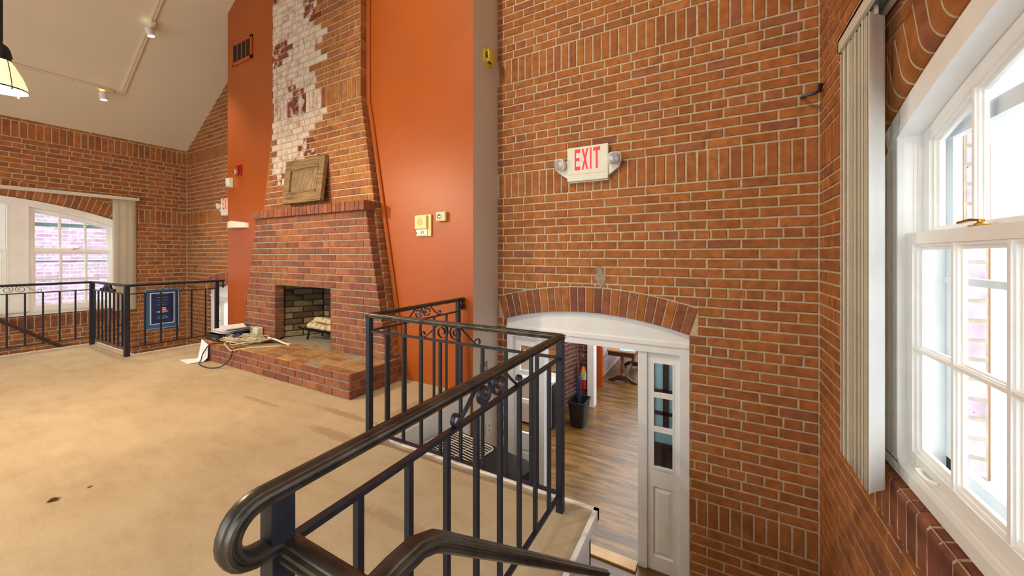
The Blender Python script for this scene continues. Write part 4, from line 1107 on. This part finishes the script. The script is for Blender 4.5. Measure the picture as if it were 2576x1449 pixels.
for k in range(10):
    m = MB(); cx, cy = -5.0 + random.uniform(-.07, .07), 2.36 + random.uniform(-.04, .04); a = R(16 + random.uniform(-10, 10))
    rx, ry = random.uniform(.14, .33), random.uniform(.04, .14); zz = HT + .008 + k * .0062; pts = []
    ph = random.uniform(0, 6); turns = 2
    for i in range(44):
        q = i / 44 * 2 * PI * turns; rr = 1 + .10 * math.sin(q * 1.5 + ph)
        ux, uy = rx * rr * math.cos(q), ry * rr * math.sin(q)
        pts.append((cx + ux * math.cos(a) - uy * math.sin(a), cy + ux * math.sin(a) + uy * math.cos(a), zz + .014 * (1 + math.sin(q * 2.5 + ph))))
    m.tube(pts, .0044, 6); m.build('cable_loop', CORD, t, smooth=True)
m = MB(); m.tube([(-5.15, 2.27, HT + .02), (-5.1, 2.20, HT + .02), (-4.98, 2.165, HT + .005), (-4.86, 2.16, HT - .03), (-4.74, 2.172, HT + .0), (-4.62, 2.24, HT + .02), (-4.5, 2.38, HT + .015), (-4.42, 2.47, HT + .012)], .006, 6); m.build('trailing_end', CORD, t, smooth=True)
m = MB(); m.tube([(-4.75, 2.5, HT + .07), (-4.62, 2.53, HT + .05), (-4.5, 2.55, HT + .02), (-4.42, 2.56, HT + .012)], .011, 6); m.box(-4.44, -4.39, 2.545, 2.575, HT + .002, HT + .025); m.build('plug_end', SIGNW, t, smooth=True)
m = MB(); M = Matrix.Translation((-5.0, 2.29, HT + .115)) @ Matrix.Rotation(R(25), 4, 'Z') @ Matrix.Rotation(R(-20), 4, 'Y')
m.obox(M, .045, .025, .016); tag(m.build('cable_connector', BLUEP, bevel=.006), 'small navy blue connector lying on top of the beige cables', 'connector')
m = MB(); pts = [(-5.16, 2.27, HT + .012), (-5.24, 2.20, HT + .008), (-5.36, 2.165, HT - .01), (-5.46, 2.135, HT - .12), (-5.46, 2.11, .03), (-5.38, 2.06, .008), (-5.2, 2.03, .008), (-5.05, 2.04, .008), (-4.93, 2.10, .03), (-4.86, 2.155, .12), (-4.82, 2.165, HT - .01), (-4.80, 2.22, HT + .006), (-4.7, 2.27, HT + .006)]
def smoothp(p, n=6):
    out = []
    for i in range(len(p) - 1):
        p0, p1, p2, p3 = (Vector(p[max(i - 1, 0)]), Vector(p[i]), Vector(p[i + 1]), Vector(p[min(i + 2, len(p) - 1)]))
        for k in range(n):
            t_ = k / n; out.append(.5 * (2 * p1 + (p2 - p0) * t_ + (2 * p0 - 5 * p1 + 4 * p2 - p3) * t_ ** 2 + (3 * p1 - p0 - 3 * p2 + p3) * t_ ** 3))
    return out + [Vector(p[-1])]
m.tube(smoothp(pts), .0065, 6); tag(m.build('extension_cord', BLACK, smooth=True), 'black cord looping down from the hearth onto the carpet', 'cord')
m = MB(); M = Matrix.Translation((-4.72, 2.54, HT + .03)) @ Matrix.Rotation(R(20), 4, 'Z') @ Matrix.Rotation(R(-14), 4, 'Y')
m.obox(M, .13, .035, .012); tag(m.build('remote_control', BLACK, bevel=.006), 'flat black remote lying by the chimney corner behind the beige cables', 'remote')
m = MB()   # folded sheet standing half on the carpet, half against the hearth
pa = [Vector((-5.80, 2.02, .004)), Vector((-5.50, 1.99, .004)), Vector((-5.42, 2.12, .010)), Vector((-5.66, 2.15, .010))]
rings = []
for (l, r_) in ((pa[0], pa[1]), (pa[3], pa[2]), (Vector((-5.66, 2.165, .06)), Vector((-5.40, 2.15, .05))), (Vector((-5.62, 2.178, .25)), Vector((-5.43, 2.172, .20)))):
    rings.append([l, r_, r_ + Vector((0, .0015, .0015)), l + Vector((0, .0015, .0015))])
m.loft(rings); tag(m.build('folded_paper', PAPER), 'folded white paper on the carpet leaning against the hearth corner', 'paper')

# ------------------------------------------------------------------ cabinet below the railing, with a wire rack
cb = thing('cabinet', 'low black cabinet standing below the platform edge behind the railing', 'cabinet', (-1.52, 2.2, ZF), R(-10))
L = lambda a, b, z: (a, b, z)
m = MB(); m.box(-.42, .42, -.185, .185, .02, 1.25); m.build('body', BLACK, cb, bevel=.006, local=True)
m = MB(); m.box(-.43, .43, -.195, .195, 1.25, 1.272); m.build('top', BLACK, cb, bevel=.004, local=True)
m = MB(); m.box(-.40, .40, -.20, -.186, .08, 1.2); m.build('door', BLACK, cb, bevel=.004, local=True)
m = MB(); m.box(-.36, -.34, -.215, -.2, .6, .8); m.build('handle', CHROME, cb, local=True)
m = MB(); m.box(-.4, .4, -.17, .17, 0, .02); m.build('plinth', BLACK, cb, local=True)
zt = ZF + 1.272 + .006
rk = thing('wire_rack', 'white wire shelf rack lying flat on the black cabinet', 'rack', (-1.69, 2.225, zt), R(-10))
m = MB(); rr = .04; pts = []
for cx, cy, a0 in ((.24 - rr, .165 - rr, 0), (-.24 + rr, .165 - rr, 90), (-.24 + rr, -.165 + rr, 180), (.24 - rr, -.165 + rr, 270)):
    for a in lin(a0, a0 + 90, 4): pts.append((cx + rr * math.cos(R(a)), cy + rr * math.sin(R(a)), 0))
m.tube(pts, .006, 6, closed=True); m.build('rim', SIGNW, rk, local=True)
m = MB()
for i in range(11): yy = -.135 + i * .027; m.tube([(-.235, yy, .003), (.235, yy, .003)], .0035, 5)
for xx in (-.08, .08): m.tube([(xx, -.16, -.002), (xx, .16, -.002)], .0045, 5)
m.build('wires', SIGNW, rk, local=True)

# ------------------------------------------------------------------ track lighting and pendant
sl = Vector((1, 0, .635)).normalized(); nrm = NRM = Vector((.635, 0, -1)).normalized()
def cp(x, y, d=0): return Vector((x, y, ceil_z(x))) + nrm * d
tr = thing('light_track', 'cream L-shaped track lighting rail on the sloped ceiling', 'track', cp(-8.24, 2.16))
m = MB()
prof = [(-.022, -.014), (-.008, -.014), (-.008, -.006), (.008, -.006), (.008, -.014), (.022, -.014), (.022, .014), (-.022, .014)]
m.sweep([cp(-8.24, 2.16, .012), cp(-5.4, 2.12, .012)], prof, up=-nrm); m.build('long_arm', CEIL, tr)
m = MB(); m.sweep([cp(-8.262, -1.0, .012), cp(-8.24, 2.16, .012)], prof, up=-nrm); m.build('short_arm', CEIL, tr)
for nm, (x, y), aim, lab in (('a', (-7.08, 2.15), Vector((.15, .25, -1)), 'lit white track spotlight on the upper arm of the ceiling track'), ('b', (-8.245, 1.97), Vector((.1, .1, -1)), 'lit white track spotlight by the corner of the ceiling track'), ('c', (-2.5, -.7), Vector((.26, 1, -.62)), 'unseen third spotlight high on the right-hand ceiling slope over the platform')):  # c is unseen, added where the exit sign's shadow points
    right = x > -4.214; sl_ = Vector((1, 0, -.635)).normalized() if right else sl; nrm = Vector((-.635, 0, -1)).normalized() if right else NRM
    p = Vector((x, y, ceil_z(x))) + nrm * .026; t = thing('track_spotlight', lab, 'spotlight', p, 0, 'spotlights on the ceiling track')
    ax = sl_ if nm != 'b' else Y; sd = Y if nm != 'b' else sl_
    m = MB(); Mx = Matrix((list(ax) + [0], list(sd) + [0], list(nrm) + [0], [0, 0, 0, 1])).transposed(); Mx = Matrix.Translation(p + nrm * .018) @ Mx
    m.obox(Mx, .085, .024, .018); m.build('adapter', CREAM if nm == 'b' else BLIND, t, bevel=.003)
    q = p + nrm * .036; aim.normalize(); hd = q + Vector((.02, -.03, -.10))
    m = MB(); m.tube([q, q + Vector((.0, -.01, -.04)), hd + Vector((0, 0, .03))], .006, 6); m.build('stem', BLIND, t)
    zax = -aim; xax = zax.cross(Y).normalized(); yax = zax.cross(xax)
    H = Matrix((list(xax) + [0], list(yax) + [0], list(zax) + [0], [0, 0, 0, 1])).transposed(); H = Matrix.Translation(hd) @ H
    m = MB(); m.lathe([(.02, .075), (.038, .06), (.044, .03), (.044, -.05), (.040, -.052), (.036, -.03)], H, 18, caps=False); cn = m.build('lamp_can', WHITE, t, smooth=True)
    m = MB(); m.lathe([(.001, -.031), (.038, -.031), (.038, -.034), (.001, -.034)], H, 18); m.build('bulb_face', BULB, t)
    l = bpy.data.lights.new('spot', 'SPOT'); l.energy = 70 if nm != 'c' else 260; l.color = (1, .86, .66); l.spot_size = R(80); l.spot_blend = .8; l.shadow_soft_size = .03
    lo = bpy.data.objects.new('spot_light', l); COL.objects.link(lo); lo.matrix_world = Matrix.Translation(hd + aim * .06) @ H.to_3x3().to_4x4()

def squash(m): m.v = [(x * .64, y * .64, z * .74) for x, y, z in m.v]
def pendant(x, y, z, label):
    t = thing('pendant_lamp', label, 'lamp', (x, y, z), 0)
    m = MB(); m.lathe([(.183, .0), (.186, .006), (.178, .05), (.150, .13), (.105, .215), (.07, .27), (.066, .27), (.10, .212), (.145, .128), (.173, .05), (.18, .006)], n=32, caps=False); squash(m); m.build('glass_shade', SHADE, t, smooth=True, local=True)
    m = MB(); m.lathe([(.188, -.004), (.191, .003), (.188, .01), (.184, .003)], n=32, caps=False); squash(m); m.build('shade_rim', IRON, t, smooth=True, local=True)
    m = MB(); m.lathe([(.073, .262), (.075, .33), (.066, .37), (.05, .40), (.02, .42), (.014, .45)], n=24); m.lathe([(.079, .30), (.081, .31), (.079, .32)], n=24); squash(m); m.build('cap', IRON, t, smooth=True, local=True)
    for k in range(3):
        a = R(15 + k * 120); q = lambda r, zz: (r * math.cos(a), r * math.sin(a), zz)
        m = MB(); m.tube([q(.072, .335), q(.092, .325), q(.125, .245), q(.166, .13), q(.190, .04), q(.196, -.002)], .0035, 6); m.lathe([(.009, -.018), (.011, -.012), (.006, -.008), (.008, .002)], Matrix.Translation(q(.196, -.004)), 8); squash(m); m.build('stay', IRON, t, smooth=True, local=True)
    m = MB(); m.tube([(0, 0, .326), (0, 0, ceil_z(x) - z - .03)], .012, 8); m.build('stem', IRON, t, local=True)
    m = MB(); m.lathe([(.03, -.12), (.065, -.03), (.065, .0)], Matrix.Translation((0, 0, ceil_z(x) - z - .0)), 16); m.build('canopy', IRON, t, smooth=True, local=True)
    return t
pd = pendant(-4.25, .525, 2.43, 'pendant lamp with glowing cream glass bell shade and black cap')
for x, y, e in ((-4.25, .525, 130),):
    l = bpy.data.lights.new('pendant_bulb', 'POINT'); l.energy = e; l.color = (1, .78, .5); l.shadow_soft_size = .05
    lo = bpy.data.objects.new('pendant_bulb', l); COL.objects.link(lo); lo.location = (x, y, 2.42)

# ------------------------------------------------------------------ lower room seen through the doorway
def flatwall(O, U, L, z0, z1, N, pal, name, mats):
    m = MB(); rows = [(z0 + i * .0766, z0 + (i + 1) * .0766, 'S', i) for i in range(int((z1 - z0) / .0766))]
    bricks(m, O, U, Z, N, rows, lambda z: 0, lambda z: L, 0, pal); backing(m, O, U, Z, N, [0, L], [(lambda u: z0, lambda u: z1)])
    return struct(m.build(name, mats))
flatwall(Vector((-4.2, 5.85, 0)), X, 1.87, ZF, 1.0, -Y, PAL_HEARTH, 'wall_lower_left', [BRICK, MORTAR])
d_ = (Vector((-2.18, 6.5, 0)) - Vector((-2.33, 5.85, 0))); 
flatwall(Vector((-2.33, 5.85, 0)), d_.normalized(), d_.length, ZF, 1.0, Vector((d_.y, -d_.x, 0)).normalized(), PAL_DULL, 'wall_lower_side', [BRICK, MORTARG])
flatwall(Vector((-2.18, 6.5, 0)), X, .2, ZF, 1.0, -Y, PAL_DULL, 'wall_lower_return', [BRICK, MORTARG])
m = MB(); m.box(-1.98, -1.86, 6.44, 6.62, ZF, 1.0); struct(m.build('trim_4', WHITEG, bevel=.006))
m = MB(); m.box(-2.3, -2.12, 6.6, 7.62, ZF, 1.0); m.box(-2.3, -2.0, 7.5, 7.62, ZF, 1.0, 0); struct(m.build('wall_lower_orange', ORANGE))
flatwall(Vector((-2.15, 7.62, 0)), Y, 3.3, ZF, .8, X, PAL_PALE, 'wall_lower_far_side', [BRICK, MORTARG])
m = MB(); m.box(-2.3, .8, 10.9, 11.0, ZF, 1.0); struct(m.build('wall_lower_end', WHITEG))
m = MB(); m.box(.66, .80, YB + .02, 10.9, ZF, 1.4); struct(m.build('wall_lower_right', BEIGE))

# added dark leaf behind the right sidelight; its colours paint the glass reflections
t = thing('reflection_leaf', 'added dark leaf behind the right-hand sidelight, painted as reflections in its glass', 'door', (-.45, 3.62, ZF))
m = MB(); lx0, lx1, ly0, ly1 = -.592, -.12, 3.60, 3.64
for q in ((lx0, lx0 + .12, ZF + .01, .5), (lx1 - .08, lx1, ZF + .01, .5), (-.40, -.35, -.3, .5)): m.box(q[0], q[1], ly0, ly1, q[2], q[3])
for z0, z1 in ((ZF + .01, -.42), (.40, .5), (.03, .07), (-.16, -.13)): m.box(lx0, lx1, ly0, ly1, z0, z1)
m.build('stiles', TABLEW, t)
m = MB(); m.box(lx0 + .1, lx1 - .05, 3.615, 3.625, -.43, .42); m.build('reflected_panes', REFLB, t)

# copier, waste bin, umbrella, extinguisher, table
t = thing('copier', 'pale grey office copier with dark side panel beyond the doorway', 'copier', (-2.5, 5.5, ZF))
m = MB(); m.box(-2.86, -2.20, 5.3, 5.78, ZF + .03, ZF + .70); m.build('body', GREYC, t, bevel=.012)
m = MB(); m.box(-2.199, -2.185, 5.31, 5.78, ZF + .03, ZF + .69); m.build('side_panel', BLACK, t)
m = MB(); m.box(-2.87, -2.19, 5.33, 5.79, ZF + .70, ZF + .735); m.build('lid', GREYC, t, bevel=.008)
m = MB(); m.box(-2.44, -2.25, 5.285, 5.35, ZF + .60, ZF + .72); m.build('control_panel', BLACK, t, bevel=.004)
m = MB(); m.box(-2.86, -2.60, 5.5, 5.7, ZF + .735, ZF + 1.08); m.build('document_feeder', GREYC, t, bevel=.01)
m = MB(); m.box(-2.84, -2.22, 5.32, 5.76, ZF, ZF + .03); m.build('base', BLACK, t)
m = MB()
bn = thing('waste_bin', 'black plastic waste bin standing on the wood floor beyond the doorway', 'bin', (-1.87, 5.72, ZF))
def rrect(cx, cy, hx, hy, z, r=.04):
    o = []
    for sx, sy, a0 in ((1, 1, 0), (-1, 1, 90), (-1, -1, 180), (1, -1, 270)):
        for a in lin(a0, a0 + 90, 3): o.append((cx + sx * (hx - r) + r * math.cos(R(a)), cy + sy * (hy - r) + r * math.sin(R(a)), z))
    return o
H_ = .40
m.loft([rrect(-1.89, 5.72, .10, .15, ZF + .001), rrect(-1.89, 5.72, .135, .19, ZF + H_), rrect(-1.89, 5.72, .128, .183, ZF + H_), rrect(-1.89, 5.72, .095, .145, ZF + .02)], caps=True)
m.build('bucket', BLACK, bn, smooth=True)
m = MB(); m.loft([rrect(-1.89, 5.72, .146, .20, ZF + H_ - .015), rrect(-1.89, 5.72, .146, .20, ZF + H_ + .004), rrect(-1.89, 5.72, .127, .182, ZF + H_ + .004), rrect(-1.89, 5.72, .127, .182, ZF + H_ - .015)], caps=False); m.build('rim', BLACK, bn, smooth=True)
um = thing('umbrella', 'furled navy umbrella standing upright in the waste bin', 'umbrella', (-1.9, 5.78, ZF + .03))
a_, b_ = Vector((-1.90, 5.76, ZF + .03)), Vector((-1.96, 5.90, ZF + .98))
m = MB(); n = 10
m.loft([[a_ + (b_ - a_) * t_ + Vector((r_ * math.cos(2 * PI * k / n) * (1 + .2 * (k % 2)), r_ * math.sin(2 * PI * k / n) * (1 + .2 * (k % 2)), 0)) for k in range(n)] for t_, r_ in ((0.0, .008), (.1, .02), (.45, .036), (.68, .038), (.74, .012))]); m.build('canopy', NAVYC, um, smooth=True)
m = MB(); m.tube([a_ + (b_ - a_) * .74, b_, b_ + Vector((.01, .01, .05)), b_ + Vector((.04, .02, .07)), b_ + Vector((.07, .03, .05)), b_ + Vector((.075, .03, .02))], .012, 8); m.build('handle', HANDR, um, smooth=True)
ex = thing('fire_extinguisher', 'red fire extinguisher hanging on the dark brick beyond the doorway', 'extinguisher', (-2.05, 6.43, -1.1))
m = MB(); c = Matrix.Translation((-2.05, 6.43, -1.10)); m.lathe([(.05, 0), (.055, .012), (.055, .34), (.045, .38), (.02, .40)], c, 18); m.build('cylinder', RED, ex, smooth=True)
m = MB(); m.lathe([(.0555, .17), (.056, .172), (.056, .30), (.0555, .302)], c, 18, caps=False); m.build('label_band', PALEB, ex)
m = MB(); m.lathe([(.022, .395), (.022, .43), (.03, .44), (.012, .46)], c, 12); m.box(-2.12, -2.03, 6.41, 6.45, -.66, -.645); m.box(-2.10, -2.03, 6.41, 6.45, -.69, -.675); m.build('valve', BLACK, ex)
m = MB(); m.tube([(-2.06, 6.42, -.69), (-2.12, 6.41, -.68), (-2.13, 6.40, -.78), (-2.12, 6.40, -.95)], .012, 8); m.build('hose', BLACK, ex, smooth=True)
m = MB(); m.box(-2.07, -2.03, 6.48, 6.505, -.9, -.72); m.build('wall_hook', BLACK, ex)
m = MB(); m.box(-2.055, -1.99, 6.355, 6.36, -.87, -.73); m.bar((-2.02, 6.358, -.73), (-2.045, 6.40, -.685), .003); m.build('inspection_tag', YELLOW, ex)

tb = thing('trestle_table', 'dark wooden table with turned legs in the room beyond the doorway', 'table', (-1.7, 8.3, ZF))
tx0, tx1, ty0, ty1 = -1.99, -1.41, 7.86, 9.5; zt = ZF + .70
m = MB(); m.box(tx0, tx1, ty0, ty1, zt - .03, zt); m.build('top', TABLET, tb, bevel=.006)
m = MB(); m.box(tx0 + .02, tx1 - .02, ty0 + .02, ty1 - .02, zt - .115, zt - .03); m.build('apron', TABLEW, tb)
for yy in (8.05, 9.25):
    m = MB(); c = Matrix.Translation((-1.70, yy, ZF)); m.lathe([(.05, .14), (.042, .17), (.032, .20), (.052, .24), (.056, .30), (.04, .34), (.044, .36), (.034, .38), (.038, .54), (.03, .56), (.05, .60)], c, 16); m.build('leg', TABLEL, tb, smooth=True)
    m = MB(); q = [(-.30, 0), (-.18, 0), (-.14, .035), (.14, .035), (.18, 0), (.30, 0), (.30, .03), (.20, .07), (.10, .14), (-.10, .14), (-.20, .07), (-.30, .03)]
    m.loft([[(-1.70 + a, yy - .035, ZF + .001 + b) for a, b in q], [(-1.70 + a, yy + .035, ZF + .001 + b) for a, b in q]]); m.build('foot', TABLEW, tb, bevel=.006)
m = MB(); m.box(-1.735, -1.665, 8.05, 9.25, ZF + .09, ZF + .13); m.build('stretcher', TABLEW, tb)
m = MB(); m.obox(Matrix.Translation((-1.60, 8.05, zt + .006)) @ Matrix.Rotation(R(6), 4, 'Z'), .15, .11, .005)
tag(m.build('magazine', PALEB, bevel=.001), 'pale magazine lying on the dark wooden table beyond the doorway', 'magazine')

# ------------------------------------------------------------------ outside the windows
m = MB(); rows = [(-1.6 + i * .08, -1.6 + (i + 1) * .08, 'S', i) for i in range(62)]
bricks(m, Vector((4.6, 0, 0)), Y, Z, -X, rows, lambda z: -2.5, lambda z: 14, 0, PAL_WHT, proud=0); backing(m, Vector((4.6, 0, 0)), Y, Z, -X, [-2.5, 14], [(lambda u: -1.6, lambda u: 3.4)])
struct(m.build('wall_outside_right', [EXTW, WHITE]))
m = MB(); rows = [(-1.6 + i * .08, -1.6 + (i + 1) * .08, 'S', i) for i in range(64)]
bricks(m, Vector((-12.4, 0, 0)), Y, Z, X, rows, lambda z: -3.5, lambda z: 7, 0, [srgb(188, 162, 178), srgb(180, 152, 170), srgb(196, 172, 186)]); backing(m, Vector((-12.4, 0, 0)), Y, Z, X, [-3.5, 7], [(lambda u: -1.6, lambda u: 3.5)])
struct(m.build('wall_outside_left', [EXTP, WHITE]))
m = MB(); m.box(-40, XL - .35, -20, 20, -1.6, -1.55); m.box(XR + .35, 40, -20, 20, -1.6, -1.55)
struct(m.build('ground_outside', SNOW))
m = MB(); rows = [(.2 + i * .0766, .2 + (i + 1) * .0766, 'S', i) for i in range(22)]   # outer brick jamb of the right window
bricks(m, Vector((XR + .22, 2.13, 0)), X, Z, -Y, rows, lambda z: 0, lambda z: .065, 0, PAL_PALE); backing(m, Vector((XR + .22, 2.13, 0)), X, Z, -Y, [0, .065], [(lambda u: .2, lambda u: 1.9)])
struct(m.build('trim_5', [EXTP, MORTAR]))

# unseen rear wall, with three openings added to let in sky light
m = MB(); yy0, yy1 = -2.5, -2.4
for x0, x1 in ((XL, -7.6), (-5.6, -5.1), (-3.1, -2.6), (-.6, XR)): m.box(x0, x1, yy0, yy1, ZF, 3.3)
m.box(XL, XR, yy0, yy1, ZF, .45)
m.loft([[(x, yy0, 2.7), (x, yy1, 2.7), (x, yy1, ceil_z(x)), (x, yy0, ceil_z(x))] for x in (XL, -4.214, XR)])
struct(m.build('wall_rear', BEIGE))
# ------------------------------------------------------------------ light
w = bpy.data.worlds.new('World'); SC.world = w; w.use_nodes = True
bg = w.node_tree.nodes['Background']; bg.inputs[0].default_value = (.90, .955, 1.0, 1); bg.inputs[1].default_value = 2.6

# ------------------------------------------------------------------ camera
cam = bpy.data.cameras.new('camera'); co = bpy.data.objects.new('camera', cam); COL.objects.link(co)
co.location = (0, 0, 1.30); co.rotation_euler = (R(90), 0, .5)
cam.sensor_width = 36; cam.lens = 36 * 925 / 2576; cam.shift_y = -(724.5 - 642) / 2576; cam.clip_start = .02
SC.camera = co
SC.view_settings.view_transform = 'Standard'; SC.view_settings.look = 'None'; SC.view_settings.gamma = 1
SC.view_settings.use_curve_mapping = False; SC.view_settings.exposure = .66
SC.cycles.max_bounces = 10; SC.cycles.diffuse_bounces = 6; SC.cycles.transparent_max_bounces = 12
